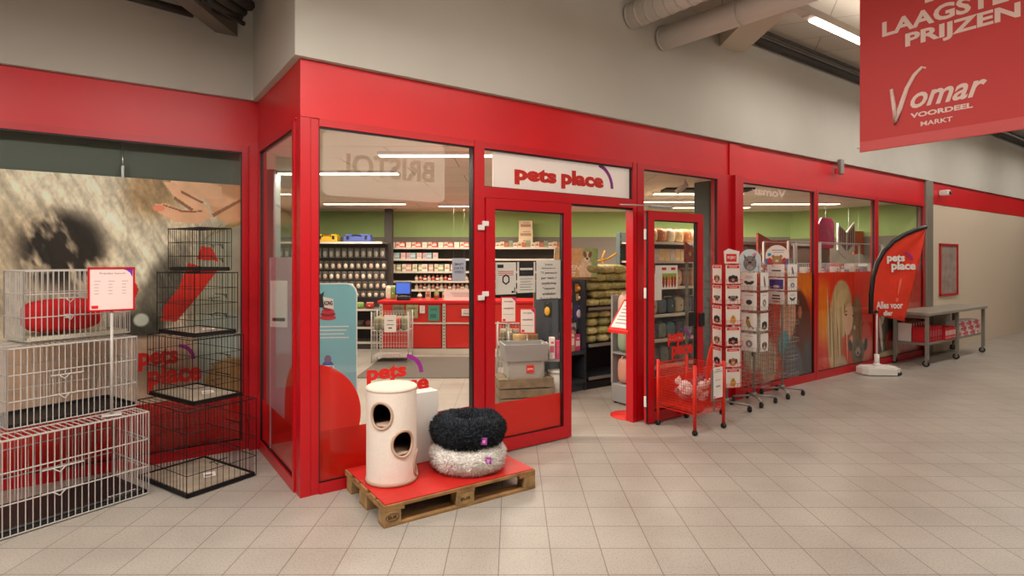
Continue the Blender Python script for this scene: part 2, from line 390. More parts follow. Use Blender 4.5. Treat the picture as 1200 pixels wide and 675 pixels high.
# red film along the foot of the glass and the big red dot round the corner
O('red_film', MB().box(.136, 1.458, .016, .018, .085, .456), REDF, w_main)
def half_disc(x0, cx, cz, r, y0, y1, sgn=1):
    n = 40; pts = []
    for i in range(n+1):
        a = -math.pi/2+math.pi*i/n; pts.append((cx+sgn*r*math.cos(a), cz+r*math.sin(a)))
    pts = [(max(x, x0) if sgn > 0 else min(x, x0), z) for x, z in pts]
    return pts
def disc_clip(cx, cz, r, xlo, xhi, n=64):
    pts = []
    for i in range(n):
        a = 2*math.pi*i/n; x = cx+r*math.cos(a); pts.append((min(max(x, xlo), xhi), cz+r*math.sin(a)))
    return pts
sx, sz = on_plane(424, 505)
O('red_dot_film', MB().prism(disc_clip(sx-.405, .555, .405, .137, 1.4), .0195, .0205, 'xz'), REDC, w_main)
O('red_film', MB().box(.115, REC-.19, .016, .018, .095, .456), REDF, w_side)
O('red_dot_film', MB().prism(disc_clip(REC-.134, .555, .40, .12, REC-.19), .0195, .0205, 'xz'), REDC, w_side)
logo_two(on_plane(430, 440)[0], on_plane(503, 450)[0], on_plane(480, 464)[1], on_plane(480, 422)[1], .004, w_main)
# the sign behind the pane over the door
e = w_tran
a0, a1 = on_plane(580, 190)[0], on_plane(740, 190)[0]
O('sign_board', MB().box(a0, a1, .03, .045, 2.378, 2.708), mat('milky_acrylic', (240, 222, 214), .4, emit=.22), e)
x0 = on_plane(605, 200)[0]; x1 = on_plane(721, 200)[0]
logo_one(x0, x1, 2.425, 2.635, .028, e)
# fur poster behind the left window
def fur_poster(P):
    X, Z = P.X, P.Z; D = REC
    P.fill((206, 190, 166))
    P.e(*on_plane(110, 225, D), .5, .4, (224, 210, 188), soft=.5); P.e(*on_plane(180, 225, D), .2, .25, (170, 140, 104), soft=.7)
    P.e(*on_plane(40, 320, D), .5, .5, (180, 160, 136), soft=.5); P.mix(P_ell(X, Z, *on_plane(74, 292, D), .27, .30, 0, .5)*np.clip((fbm(X*14+Z*5, Z*6)-.28)*5, 0, 1), (40, 33, 28))
    P.e(*on_plane(172, 300, D), .22, .3, (214, 202, 180), soft=.6)
    P.e(*on_plane(190, 345, D), .15, .42, (104, 96, 84), -.35, .6); P.e(*on_plane(160, 385, D), .18, .13, (70, 66, 58), soft=.5)
    P.mul(.72+.55*fbm(X*26+Z*12, Z*5+3))                     # strands of fur
    P.mul(.85+.3*fbm(X*60, Z*30))
    P.e(*on_plane(270, 330, D), .33, .55, (160, 158, 138), soft=.25)
    P.e(*on_plane(262, 405, D), .34, .3, (158, 166, 154), soft=.2)
    P.p(PP([(287, 250), (235, 285), (262, 262), (250, 275), (287, 262)], D), (150, 130, 80))
    sk = (218, 168, 134)
    g = lambda a, b: on_plane(a, b, D)
    P.e(*g(272, 236), .17, .20, (206, 156, 118), soft=.15); P.e(*g(262, 226), .16, .12, sk, .15, .12); P.e(*g(286, 216), .2, .14, (196, 146, 108), soft=.2)
    P.p(PP([(204, 206), (212, 204), (262, 218), (262, 232), (236, 232), (214, 222)], D), (224, 178, 144)); P.e(*g(206, 213), .035, .02, (236, 190, 160), -.5, .2)
    P.p(PP([(192, 212), (204, 212), (240, 236), (250, 250), (228, 246), (204, 228)], D), (226, 176, 142))
    P.p(PP([(182, 238), (194, 237), (216, 245), (240, 244), (250, 254), (232, 262), (206, 259), (186, 248)], D), sk)
    P.e(*g(187, 243), .045, .028, (232, 134, 108), soft=.3)
    for a in (((206, 229), (228, 244), (226, 247), (204, 232)), ((214, 222), (240, 236), (239, 238), (213, 225)), ((192, 238), (216, 246), (238, 246), (238, 248), (215, 248), (192, 240)), ((250, 250), (284, 232), (285, 235), (252, 254))): P.p(PP(a, D), (146, 98, 70))
    red = (206, 38, 22)
    P.p(PP([(238, 288), (250, 290), (258, 306), (232, 304)], D), red); P.p(PP([(222, 308), (256, 318), (236, 345), (208, 378), (190, 377), (194, 358), (210, 340)], D), red)
    P.p(PP([(150, 326), (158, 328), (163, 340), (156, 358), (150, 362)], D), red)
    P.e(*on_plane(166, 376, D), .055, .055, (190, 192, 180), soft=.3)
    low = np.clip((on_plane(180, 392, D)[1]-Z)*20, 0, 1)
    P.mix(low*.9, (196, 158, 134)); P.mix(low*np.clip((X-on_plane(225, 400, D)[0])*14, 0, 1), (164, 176, 166))
    P.e(*on_plane(286, 470, D), .28, .42, (156, 120, 72), .5, .12)
    P.mul(1.02+.2*fbm(X*9, Z*9))
    P.mix((Z < .5).astype(float), (206, 22, 16))
me = picture_mesh('fur_poster', -3.4, -.10, .02, 2.42, 420, 300, fur_poster, .004)
po = link('printed_poster', me, w_left, (0, .09, 0))
O('blind_panel', MB().box(-7.4, -.12, .16, .19, .0, 2.79), mat('panel_grey_green', (104, 112, 104), .8), w_left)
x0, zt = on_plane(162, 408, REC); x1, zb = on_plane(236, 452, REC)
logo_two(x0, x1, zb, zt+.02, -.004, w_left)
xh = on_plane(144, 180, REC)[0]
mb = MB(); mb.bar((xh, .11, 2.42), (xh, .11, 2.70), .006, 6); mb.bbox(xh-.012, xh+.012, .095, .125, 2.40, 2.52, .003); O('poster_hook', mb, STEEL, w_left)
# prints on the right-hand windows
ZP = 1.55
def person_print(P):                                     # a person with dark red hair, a white dog
    X, Z = P.X, P.Z; g = on_plane
    P.fill((208, 52, 16)); P.e(*g(945, 335), .35, .22, (236, 120, 20), soft=.8); P.e(*g(905, 345), .3, .25, (226, 60, 20), soft=.8)
    P.e(*g(938, 392), .34, .62, (104, 44, 30), .06, .12); P.e(*g(948, 430), .16, .4, (84, 66, 58), soft=.3)
    P.e(*g(925, 372), .2, .34, (222, 160, 128), -.1, .1); P.e(*g(939, 366), .05, .09, (196, 120, 90), soft=.2)
    P.e(*g(925, 357), .05, .016, (90, 50, 36), soft=.4); P.e(*g(917, 386), .06, .02, (170, 80, 66), soft=.4)
    P.e(*g(886, 402), .28, .38, (205, 186, 166), soft=.3); P.e(*g(893, 378), .09, .12, (236, 226, 212), soft=.3); P.e(*g(880, 395), .06, .05, (110, 84, 66), soft=.4)
    P.e(*g(905, 352), .10, .14, (206, 62, 26), soft=.3); P.e(*g(884, 415), .035, .03, (30, 24, 22), soft=.4)
    P.e(*g(903, 425), .2, .3, (214, 168, 140), soft=.3); P.e(*g(921, 405), .15, .2, (70, 160, 176), .2, .3)
    P.e(*g(931, 428), .24, .34, (98, 96, 108), .3, .2); P.e(*g(949, 432), .16, .4, (84, 76, 76), soft=.3)
    P.mul(.88+.26*fbm(X*16, Z*4))
link('printed_film', picture_mesh('person_print', 5.42, 7.165, .115, ZP, 240, 190, person_print, .003), w_r1, (0, .02, 0))
def girl_print(P):
    X, Z = P.X, P.Z; g = on_plane
    P.fill((222, 46, 14)); P.e(*g(965, 345), .22, .22, (240, 110, 20), soft=.9); P.e(*g(966, 380), .24, .3, (246, 142, 24), soft=.9); P.e(*g(1022, 340), .2, .3, (226, 70, 24), soft=.9)
    P.e(*g(1016, 402), .22, .34, (214, 110, 100), soft=.2)                     # pink sleeve
    h = (200, 164, 118)
    P.e(*g(988, 362), .33, .44, h, soft=.12); P.e(*g(980, 400), .22, .6, h, .1, .15); P.e(*g(1005, 385), .2, .52, (140, 104, 70), -.05, .25)
    for i in range(12): P.e(*g(972+i*2.2, 368+(i % 4)*14), .013, .40, (120, 88, 58) if i % 2 else (232, 208, 166), .06, .5)
    P.e(*g(996, 374), .15, .25, (232, 182, 150), -.15, .1); P.e(*g(1003, 384), .03, .035, (236, 186, 154), 0, .2)
    P.e(*g(988, 350), .2, .12, (214, 180, 134), .5, .3); P.e(*g(984, 372), .045, .26, (222, 190, 144), .1, .3)
    P.e(*g(993, 369), .035, .014, (60, 40, 32), soft=.4); P.e(*g(1001.5, 370), .028, .013, (60, 40, 32), soft=.4); P.e(*g(993, 365), .045, .01, (120, 84, 56), .1, .4); P.e(*g(999, 389), .04, .014, (186, 84, 78), soft=.4)
    P.e(*g(999, 399), .05, .08, (226, 172, 142), -.3, .2)
    P.e(*g(1007, 412), .22, .20, (112, 100, 88), soft=.15); P.e(*g(998, 405), .06, .09, (62, 54, 48), .3, .3); P.e(*g(1016, 404), .06, .1, (50, 44, 40), -.3, .3); P.e(*g(1007, 412), .08, .07, (176, 160, 142), soft=.3)
    P.e(*g(1003, 409), .02, .018, (20, 18, 18), soft=.4); P.e(*g(1011, 409), .02, .018, (20, 18, 18), soft=.4); P.e(*g(1007, 414), .025, .02, (24, 20, 20), soft=.4)
    P.e(*g(990, 432), .13, .22, (186, 158, 132), .3, .3); P.e(*g(1003, 438), .3, .11, (222, 156, 142), soft=.3)
    P.mul(.94+.16*fbm(X*26, Z*3))
link('printed_film', picture_mesh('girl_print', 7.29, 9.08, .115, ZP, 240, 190, girl_print, .003), w_r2, (0, .02, 0))
def dog_print(P):
    X, Z = P.X, P.Z; g = on_plane
    P.fill((212, 36, 14)); P.e(*g(1055, 350), .5, .4, (232, 90, 24), soft=.9)
    P.e(*g(1040, 395), .42, .4, (32, 28, 27), soft=.15); P.e(*g(1034, 392), .05, .3, (220, 205, 185), .2, .2); P.e(*g(1045, 400), .2, .18, (150, 34, 22), soft=.2)
    P.e(*g(1042, 417), .5, .09, (204, 178, 138), soft=.3); P.e(*g(1036, 372), .06, .16, (190, 170, 145), -.5, .3); P.e(*g(1056, 365), .14, .2, (60, 44, 36), soft=.3)
    P.mul(.8+.4*fbm(X*20, Z*9))
link('printed_film', picture_mesh('dog_print', 9.21, 11.0, .115, ZP, 200, 160, dog_print, .003), w_r3, (0, .02, 0))
# ------------------------------------------------------------------ doors
def door_leaf(name, x0, x1, y0, y1, zt, hinge='l', film=.445):
    e = SE(name, ORG, AZ); f = .095; bt = .125
    mb = MB(); mb.box(x0, x1, y0, y1, .012, bt); mb.box(x0, x1, y0, y1, zt-f, zt); mb.box(x0, x0+f, y0, y1, bt, zt-f); mb.box(x1-f, x1, y0, y1, bt, zt-f)
    g = .006
    for a in ((x0+f, x1-f, bt, bt+g), (x0+f, x1-f, zt-f-.01, zt-f), (x0+f, x0+f+g, bt, zt-f), (x1-f-g*2, x1-f, bt, zt-f)): mb.box(a[0], a[1], y0+.012, y1-.012, a[2], a[3], 1)
    O('door_frame', mb, [REDD, BLACK], e); ym = (y0+y1)/2
    O('glass_pane', MB().box(x0+f+g-.002, x1-f-g, ym-.003, ym+.003, bt, zt-f), GLASS, e)
    O('red_film', MB().box(x0+f+g, x1-f-g*2, ym+.005, ym+.007, bt+.004, film), REDF, e)
    return e, ym
d1, ym1 = door_leaf('door_1', 1.572, 2.557, -.035, .03, 2.275)
def plate(x, z, e, y): O('door_hinge', MB().bbox(x-.03, x+.03, y-.025, y, z-.022, z+.022, .004), WHITE, e)
for px, py in ((569.5, 262), (564.5, 266.5), (569.5, 344.5), (564.5, 349)):
    s_, z_ = on_plane(px, py, -.04); plate(s_, z_, d1, -.02 if s_ < 1.57 else -.035)
# right leaf, opened right round in front of the side pane
d2, ym2 = door_leaf('door_2', 3.50, 4.415, -.17, -.11, 2.25, film=.47)
for z_ in (2.0, 1.38, .24): O('door_hinge', MB().bbox(3.478, 3.5, -.155, -.125, z_-.055, z_+.055, .004), WHITE, d2)
O('hinge_edge', MB().box(3.488, 3.5, -.165, -.148, .02, 2.24), BLACK, d2)
mb = MB(); mb.bbox(4.33, 4.41, -.20, -.17, .98, 1.13, .008); O('lock_case', mb, BLACK, d2)
mb = MB(); mb.bbox(4.145, 4.27, -.185, -.17, .99, 1.15, .008); O('letter_plate', mb, BLACK, d2)
mb = MB(); mb.tube([(3.2, -.05, 2.305), (3.56, -.19, 2.30), (3.78, -.19, 2.29)], .008, 6); mb.bbox(3.5, 3.83, -.2, -.17, 2.275, 2.305, .006); O('closer_arm', mb, STEEL, d2)
# papers on the left leaf
def paper(parent, px0, px1, py0, py1, y, m=PAPER, name='paper_notice'):
    x0, zt = on_plane(px0, py0); x1, _ = on_plane(px1, py0); zb = on_plane(px0, py1)[1]
    return O(name, MB().box(x0, x1, y, y+.002, zb, zt), m, parent), x0, x1, zb, zt
yy = ym1+.006
p, x0, x1, zb, zt = paper(d1, 581, 605, 307.5, 345.5, yy)
mb = MB(); mb.box(x0+.02, x0+.085, yy-.001, yy, zt-.05, zt-.02); mb.prism([((x0+x1)/2+.045*math.cos(R(30+60*i)), (zb+zt)/2-.01+.05*math.sin(R(30+60*i))) for i in range(6)]+[((x0+x1)/2+.045*math.cos(R(30)), (zb+zt)/2-.01+.05*math.sin(R(30)))]+[((x0+x1)/2+.03*math.cos(R(30-60*i)), (zb+zt)/2-.01+.034*math.sin(R(30-60*i))) for i in range(7)], yy-.001, yy, 'xz')
mb.box(x1-.05, x1-.025, yy-.001, yy, zb+.01, zb+.03); mb.box(x1-.02, x1-.01, yy-.001, yy, zb+.01, zb+.06)
for k in range(3): mb.box(x0+.03, x1-.03, yy-.001, yy, zt-.085-k*.016, zt-.079-k*.016, 1)
O('print', mb, [INK, REDF], p)
p, x0, x1, zb, zt = paper(d1, 606.5, 627.5, 307, 343.5, yy)
mb = MB(); mb.box(x0+.02, x1-.02, yy-.001, yy, zt-.13, zt-.0, 0); mb.box(x0+.03, x1-.03, yy-.0015, yy, zt-.075, zt-.055, 1)
for k in range(5): mb.box(x0+.03, x1-.03-.02*(k % 2), yy-.001, yy, zt-.16-k*.025, zt-.155-k*.025, 2)
O('print', mb, [INK, PAPER, GREYM], p)
p, x0, x1, zb, zt = paper(d1, 629, 657.5, 304.5, 351, yy)
mb = MB(); zz = zt-.035
for tx, wf, hh in (('Lees', .3, .016), ('Bij binnenkomst', .55, .016), ('"1 persoon', .66, .028), ('per gezin /', .62, .028), ('gezelschap', .62, .028), ('"gepaste', .5, .026), ('winkelen', .56, .026), ('"houd afstand', .72, .028)):
    c = (x0+x1)/2; wd = (x1-x0)*wf/2; add_text(mb, tx, c-wd, c+wd, zz-hh, zz, yy-.001, 0, bold=.02); zz -= hh+.022
O('print', mb, INK, p)
# prints on the right leaf
yy = ym2-.006
x0, zt = on_plane(783, 386, -.15); x1, zb = on_plane(812, 418, -.15)
logo_two(x0, x1, zb, zt, yy, d2)
x0, zt = on_plane(767, 311, -.12); x1, zb = on_plane(793, 338, -.12)
def toys(P):
    P.fill((236, 226, 218)); w_ = x1-x0; h_ = zt-zb
    for i in range(2): P.r(x0+w_*(.28+.42*i), x0+w_*(.48+.42*i), zt-h_*.2, zt-h_*.08, (206, 40, 34))
    P.r(x0+w_*.3, x1-w_*.05, zb+h_*.38, zb+h_*.66, (150, 170, 70))
    for i in range(5): P.e(x0+w_*(.36+.13*i), zb+h_*.3, w_*.055, h_*.24, [(150, 34, 24), (120, 60, 30), (236, 92, 50), (140, 44, 30), (180, 40, 30)][i], 0, .2)
l = link('paper_notice', picture_mesh('toy_notice', x0, x1, zb, zt, 60, 44, toys, .002), d2, (0, ym2+.008, 0))
x1b = on_plane(774, 330, -.12)[0]; zz1 = on_plane(765, 321, -.12)[1]; zz0 = on_plane(765, 352, -.12)[1]
O('paper_notice', MB().box(x0-.02, x1b, ym2+.004, ym2+.006, zz0, zz1), PAPER, d2)
# small steel bracket on the band
s_, z_ = on_plane(982, 196, -.05)
t = T('wall_bracket', 'small grey metal bracket clipped over the top edge of the red band', 'bracket', F(s_, -.06, z_-.05), AZ)
O('clip', MB().bbox(-.05, .05, -.06, -.001, -.06, .16, .01), GREYM, t); O('arm', MB().box(-.12, -.05, -.02, -.001, -.06, .02), REDD, t)
# ------------------------------------------------------------------ shop shell
XL, YB, ZC = -7.0, 12.6, 2.79
inner = [F(.1, .1), F(11.1, .1), F(11.1, 2.54), Vector((XL, YB, 0)), Vector((XL, 2.25, 0)), F(-.0, REC+.2)]
pl = [(v.x, v.y) for v in inner]; pl[2] = (F(11.1, 2.49).x, YB)
ST('ceiling', MB().prism(pl, ZC, ZC+.08, 'xy'), panel_ceiling_mat('ceiling_tiles', (236, 222, 202), 1.2, .6))
ST('wall_back', MB().box(XL-.1, 6.3, YB, YB+.1, -.02, 2.24).box(XL-.1, 6.3, YB, YB+.1, 2.24, 2.85, 1), [TAUPE, GREEN])
ST('wall_right', MB().box(11.06, 11.16, .12, 2.6, -.02, 2.2).box(11.06, 11.16, .12, 2.6, 2.2, 2.85, 1), [TAUPE, GREEN], ORG, AZ)
ST('wall_shop_left', MB().box(XL-.1, XL, 1.9, YB, -.02, 2.24).box(XL-.1, XL, 1.9, YB, 2.24, 2.85, 1), [TAUPE, GREEN])
ST('pillar_1', MB().bbox(5.45, 5.68, .5, .75, -.0, ZC, .01), mat('pillar_grey', (92, 102, 100), .7), ORG, AZ)
ST('pillar_2', MB().bbox(1.92, 2.14, 9.5, 9.75, 0, ZC, .01), mat('pillar_grey', (92, 102, 100)))
ST('pillar_3', MB().bbox(-3.02, -2.78, 6.75, 6.95, 0, ZC, .01), mat('pillar_grey', (92, 102, 100)))
ST('pillar_4', MB().bbox(-2.62, -2.46, 11.86, 12.0, 0, ZC, .01), mat('pillar_taupe', (70, 64, 58), .7))
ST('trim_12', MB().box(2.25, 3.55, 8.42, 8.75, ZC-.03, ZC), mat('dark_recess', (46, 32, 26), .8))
# ------------------------------------------------------------------ lamps
def area(name, parent, sx, sy, W, loc, col=WARM):
    l = bpy.data.lights.new(name, 'AREA'); l.shape = 'RECTANGLE'; l.size = sx; l.size_y = sy; l.energy = W; l.color = col
    o = bpy.data.objects.new(name, l); S.collection.objects.link(o); o.parent = parent; o.location = loc; return o
def hall_tube(s, d, z, label, L=1.9, p=1.0, up=.22, left=.12):
    t = T('tube_light', label, 'light', F(s, d, z), AZ, 'tube lights in a line along the hall')
    mb = MB(); mb.prism([(-.05, .0), (.05, .0), (.035, .09), (-.035, .09)], -L/2-.12, L/2+.32, 'yz'); mb.bbox(L/2+.1, L/2+.3, -.055, .055, -.012, .0, .004)
    if left > .2: mb.box(-L/2-left, -L/2-.12, -.045, .045, .005, .085)
    O('housing', mb, mat('tube_housing', (200, 190, 178), .5), t)
    O('diffuser', MB().bbox(-L/2, L/2, -.042, .042, -.02, -.001, .006), LAMP, t)
    area('lamp_light', t, L, .08, HALL_W*p, (0, 0, -.03))
    u = area('added_uplight', t, L, .06, HALL_W*up, (0, 0, .1)); u.rotation_euler = (math.pi, 0, 0); return t  # upward light added above the housing to brighten roof and ducts
for k, s_ in enumerate((1.6, 5.72, 8.2, 10.6, 13.2, 16.2)):
    hall_tube(s_, -1.23 if k else -1.7, 4.2 if k else 4.0, 'long lit tube light running parallel to the red band beside the hanging banner' if k == 1 else 'unseen tube light added to fill the left of the hall with light', p=.66 if k else .5, left=.72 if k == 1 else .12)
for s_ in (-.6, -3.0, -5.0):  # unseen tubes added as fill light for the left of the hall
    hall_tube(s_, -1.9, 3.68, 'unseen tube light added to fill the left of the hall with light', p=2.7, up=.6)
for s_ in (1.0, 4.8, 8.4, 12, 15.6):
    hall_tube(s_, -4.4, 3.95, 'unseen tube light added to fill the left of the hall with light', 1.5, .72, .8)
def shop_tube(x, y, L, label):
    t = T('ceiling_light', label, 'light', (x, y, ZC), 0, 'ceiling tube lights in the shop')
    O('housing', MB().bbox(-L/2, L/2, -.07, .07, -.03, 0, .008), WHITE, t)
    O('diffuser', MB().box(-L/2+.01, L/2-.01, -.055, .055, -.036, -.03), mat('lit_shop_tube', (255, 238, 214), .5, emit=6), t)
    area('lamp_light', t, L, .1, SHOP_W*L/1.5, (0, 0, -.045), (1, .88, .75))
LX = 'lit ceiling tube inside the shop, '
shop_tube(-.52, 5.72, 1.6, LX+'level with the sign over the door'); shop_tube(-2.15, 6.9, 1.6, LX+'ending above the teal standee')
shop_tube(2.9, 9.0, 1.4, LX+'nearest above the folded-back door'); shop_tube(2.5, 10.2, 1.5, LX+'second above the folded-back door')
shop_tube(3.9, 11.3, 1.5, LX+'furthest above the folded-back door'); shop_tube(5.2, 10.6, 1.6, LX+'behind the first window right of the pillar')
shop_tube(-4.2, 9.0, 1.5, LX+'above the bottle rack'); shop_tube(-.6, 11.0, 1.6, LX+'above the till counter'); shop_tube(-5, 5.5, 1.5, LX+'behind the fur poster'); shop_tube(.4, 8.6, 1.5, LX+'between door and counter'); shop_tube(-2.7, 10.6, 1.5, LX+'before the bottle rack')
# track with spot in the shop ceiling
t = T('ceiling_spotlight', 'small white spotlight on the shop ceiling above the side pane', 'light', (at(803, 219, 7.6).x, 7.6, ZC))
mb = MB(); mb.cyl((0, 0, 0), (0, 0, -.1), .01, 8); O('stem', mb, WHITE, t); O('head', MB().cyl((.02, 0, -.06), (-.12, -.03, -.17), .035, 12), WHITE, t)
# roof beams, ducts, dark shadow gap under the roof
ST('beam_1', MB().box(2.5, 2.87, -6, 7.12, 4.3, 4.62), mat('beam_beige', (200, 186, 168), .8))
mb = MB(); mb.box(-2.62, -2.47, -6, 5.2, 3.74, 4.1); ST('beam_2', mb, mat('beam_dark', (112, 104, 96), .8))
def duct(name, end, dr, L, r, label):
    t = T(name, label, 'duct', end); d = Vector(dr).normalized(); mb = MB()
    mb.cyl((0, 0, 0), d*L, r, 28); O('pipe', mb, mat('galvanised_duct', (222, 216, 208), .5), t)
    k = 0; stp = .12 if name == 'spiral_duct' else .9
    while k*stp < L-.03: O('seam_ring', MB().cyl(d*(k*stp), d*(k*stp+.022), r+.008, 28), mat('duct_rings', (190, 184, 176), .5), t); k += 1
dd = (.617, -.787, 0); s_, z_ = on_plane(741, 18, -.06); duct('spiral_duct', F(s_, -.06, z_-.01), dd, 1.85, .13, 'ribbed grey spiral duct coming out of the wall, left of the smooth one')
dd = (.649, -.76, 0); s_, z_ = on_plane(777, 33, -.06); duct('smooth_duct', F(s_, -.06, 4.16), dd, 3, .125, 'smooth grey duct coming out of the wall beside the roof beam')
mb = MB(); mb.tube([F(5.5, -.12, 4.50), F(22, -.12, 4.44)], .05, 10); mb.tube([F(5.5, -.24, 4.56), F(22, -.24, 4.50)], .02, 8)  # dark tubes standing in for the shadow gap between wall and roof
tag(O('roof_shadow_gap', mb, mat('dark_gap_and_cables', (52, 46, 42), .6)), 'dark tubes drawn as the shadow gap along the top of the wall', 'pipe')
mb = MB()
for k, (a, b, r_) in enumerate([((255, 0), (296, 20), .03), ((240, -6), (300, 28), .02), ((268, -4), (299, 14), .04), ((150, -8), (240, 16), .035), ((282, -10), (306, 6), .05), ((200, -14), (290, 24), .018)]):
    mb.tube([at(a[0]-12, a[1], 4.5), at(b[0]-14, b[1], 4.9)], r_, 8)
tag(O('cable_bundle', mb, mat('dark_gap_and_cables', (52, 46, 42))), 'dark cables and struts crossing under the roof in the inner corner', 'cables')
# ================================================================== OBJECTS IN THE HALL
# ---- pallet
PALR = R(33.6); P1 = Vector((-.822, 3.705, 0)); pu = Vector((math.cos(PALR), math.sin(PALR), 0)); pn = Vector((-pu.y, pu.x, 0))
def PAL(a, b, z): return P1+pu*a+pn*b+Vector((0, 0, z))
WOOD = mat('pallet_wood', (150, 112, 68), .8, noise=.35, nscale=9, bump=.3)
t = T('wooden_pallet', 'wooden pallet with a red mat on top, standing before the main window', 'pallet', P1, PALR)
for j, y in enumerate((0, .328, .656)):
    O('bottom_board', MB().bbox(0, 1.2, y, y+.1 if j != 1 else y+.145, 0, .02, .003), WOOD, t)
    for x in (0, .53, 1.10):
        O('block', MB().bbox(x, x+(.14 if x == .53 else .10 if x else .12), y, y+(.1 if j != 1 else .145), .02, .098, .004), mat('block_wood', (156, 124, 80), .85, noise=.3, nscale=14, bump=.2), t)
for x in (0, .53, 1.055): O('stringer_board', MB().bbox(x, x+.145, 0, .8, .098, .12, .003), WOOD, t)
for y, w_ in ((0, .14), (.17, .1), (.33, .14), (.5, .1), (.66, .14)): O('deck_board', MB().bbox(0, 1.2, y, y+w_, .12, .142, .003), WOOD, t)
mb = MB(); mb.tube([(.06+.045*math.cos(a*.35), -.001, .06+.024*math.sin(a*.35)) for a in range(18)], .002, 4, closed=True); add_text(mb, 'EUR', .03, .09, .05, .071, -.0015, bold=.03)
add_text(mb, 'EUR', .56, .64, .05, .071, -.0015, bold=.03)
O('brand_stamp', mb, mat('burnt_wood', (70, 46, 28), .9), t)
mb = MB()
nx, ny = 24, 16
vs = [(.012+1.176*i/nx, .012+.776*j/ny, .1445+.004+.0025*math.sin(i*.9+j*.7)*math.sin(j*.8)) for j in range(ny+1) for i in range(nx+1)]
vs += [(x, y, .1425) for x, y, z in vs]; k = nx+1; b = k*(ny+1); fs = []
for j in range(ny):
    for i in range(nx): fs.append((j*k+i, j*k+i+1, (j+1)*k+i+1, (j+1)*k+i))
edge = [i for i in range(k)]+[j*k+nx for j in range(1, ny+1)]+[ny*k+i for i in range(nx-1, -1, -1)]+[j*k for j in range(ny-1, 0, -1)]
for a, c in zip(edge, edge[1:]+edge[:1]): fs.append((a, a+b, c+b, c))
mb.add(vs, fs)
tag(O('red_mat', mb, mat('red_mat', (196, 34, 26), .5, noise=.06, nscale=5), None, P1, PALR), 'thin red mat laid over the top of the wooden pallet', 'mat')
ZT = .152
# ---- cat barrel
bc = Vector((-.868, 4.166, ZT)); Rb, Hb = .178, .665
cang = math.atan2(-bc.y, -bc.x)                      # direction towards the viewer's side of the hall
t = T('cat_barrel', 'white plush cat barrel with round entrance holes on the pallet', 'cat furniture', bc)
holes = [(cang+R(-24), .495, .075, .088), (cang+R(27), .292, .078, .088), (cang+R(84), .11, .075, .085)]
NA, NZ = 300, 170; mb = MB()
def barrel_shell(mb, r, mi, cut):
    vs = []; fs = []
    for j in range(NZ+1):
        for i in range(NA):
            a = 2*math.pi*i/NA; vs.append((r*math.cos(a), r*math.sin(a), Hb*j/NZ))
    for j in range(NZ):
        z = Hb*(j+.5)/NZ
        for i in range(NA):
            a = 2*math.pi*(i+.5)/NA; ok = True
            for h in holes:
                da = (a-h[0]+math.pi) % (2*math.pi)-math.pi
                if (da*Rb/h[2])**2+((z-h[1])/h[3])**2 < cut: ok = False
            if ok: fs.append((j*NA+i, j*NA+(i+1) % NA, (j+1)*NA+(i+1) % NA, (j+1)*NA+i))
    mb.add(vs, fs, mi, True)
barrel_shell(mb, Rb, 0, 1.0)
PL = mat('cream_plush', (242, 228, 216), .95, noise=.03, nscale=60, bump=.1)
O('drum', mb, PL, t)
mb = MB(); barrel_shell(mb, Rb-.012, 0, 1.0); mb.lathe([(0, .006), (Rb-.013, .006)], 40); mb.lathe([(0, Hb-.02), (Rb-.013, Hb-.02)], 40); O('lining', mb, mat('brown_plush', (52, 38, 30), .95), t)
mb = MB(); mb.lathe([(Rb-.012, 0), (Rb+.004, .0), (Rb+.007, .012), (Rb+.004, .026), (Rb-.004, .03)], 60); O('base_rim', mb, mat('tan_plush', (196, 164, 142), .95, bump=.3, nscale=90), t)
mb = MB(); mb.lathe([(0, Hb-.008), (Rb-.03, Hb-.01), (Rb-.018, Hb+.004), (Rb-.004, Hb+.008), (Rb+.004, Hb-.002), (Rb+.002, Hb-.014), (Rb-.008, Hb-.018)], 60); O('top_cushion', mb, mat('rose_plush', (232, 208, 192), .95), t)
for k, h in enumerate(holes):
    pts = []
    for i in range(40):
        th = 2*math.pi*i/40; a = h[0]+h[2]*1.04*math.cos(th)/Rb; pts.append(((Rb+.001)*math.cos(a), (Rb+.001)*math.sin(a), h[1]+h[3]*1.04*math.sin(th)))
    O('hole_rim', MB().tube(pts, .010, 8, closed=True), mat('tan_plush', (0, 0, 0)), t)
for k, h in enumerate(holes[:2]):                     # the plush shelf seen inside each hole
    O('inner_shelf', MB().lathe([(0, h[1]-h[3]*.95), (Rb-.016, h[1]-h[3]*.95), (Rb-.016, h[1]-h[3]*.8), (0, h[1]-h[3]*.8)], 40), mat('tan_plush', (0, 0, 0)), t)
# ---- plain white carton behind the barrel
q = at(497, 540, 4.52); t = T('white_carton', 'plain tall white carton standing behind the cat barrel on the pallet', 'box', (q.x-.03, 4.55, .152), AZ)
O('carton_body', MB().bbox(-.12, .12, -.06, .06, 0, .545, .003), WHITE, t); O('flap_seam', MB().box(-.118, .118, -.002, .002, .545, .546), GREYM, t)
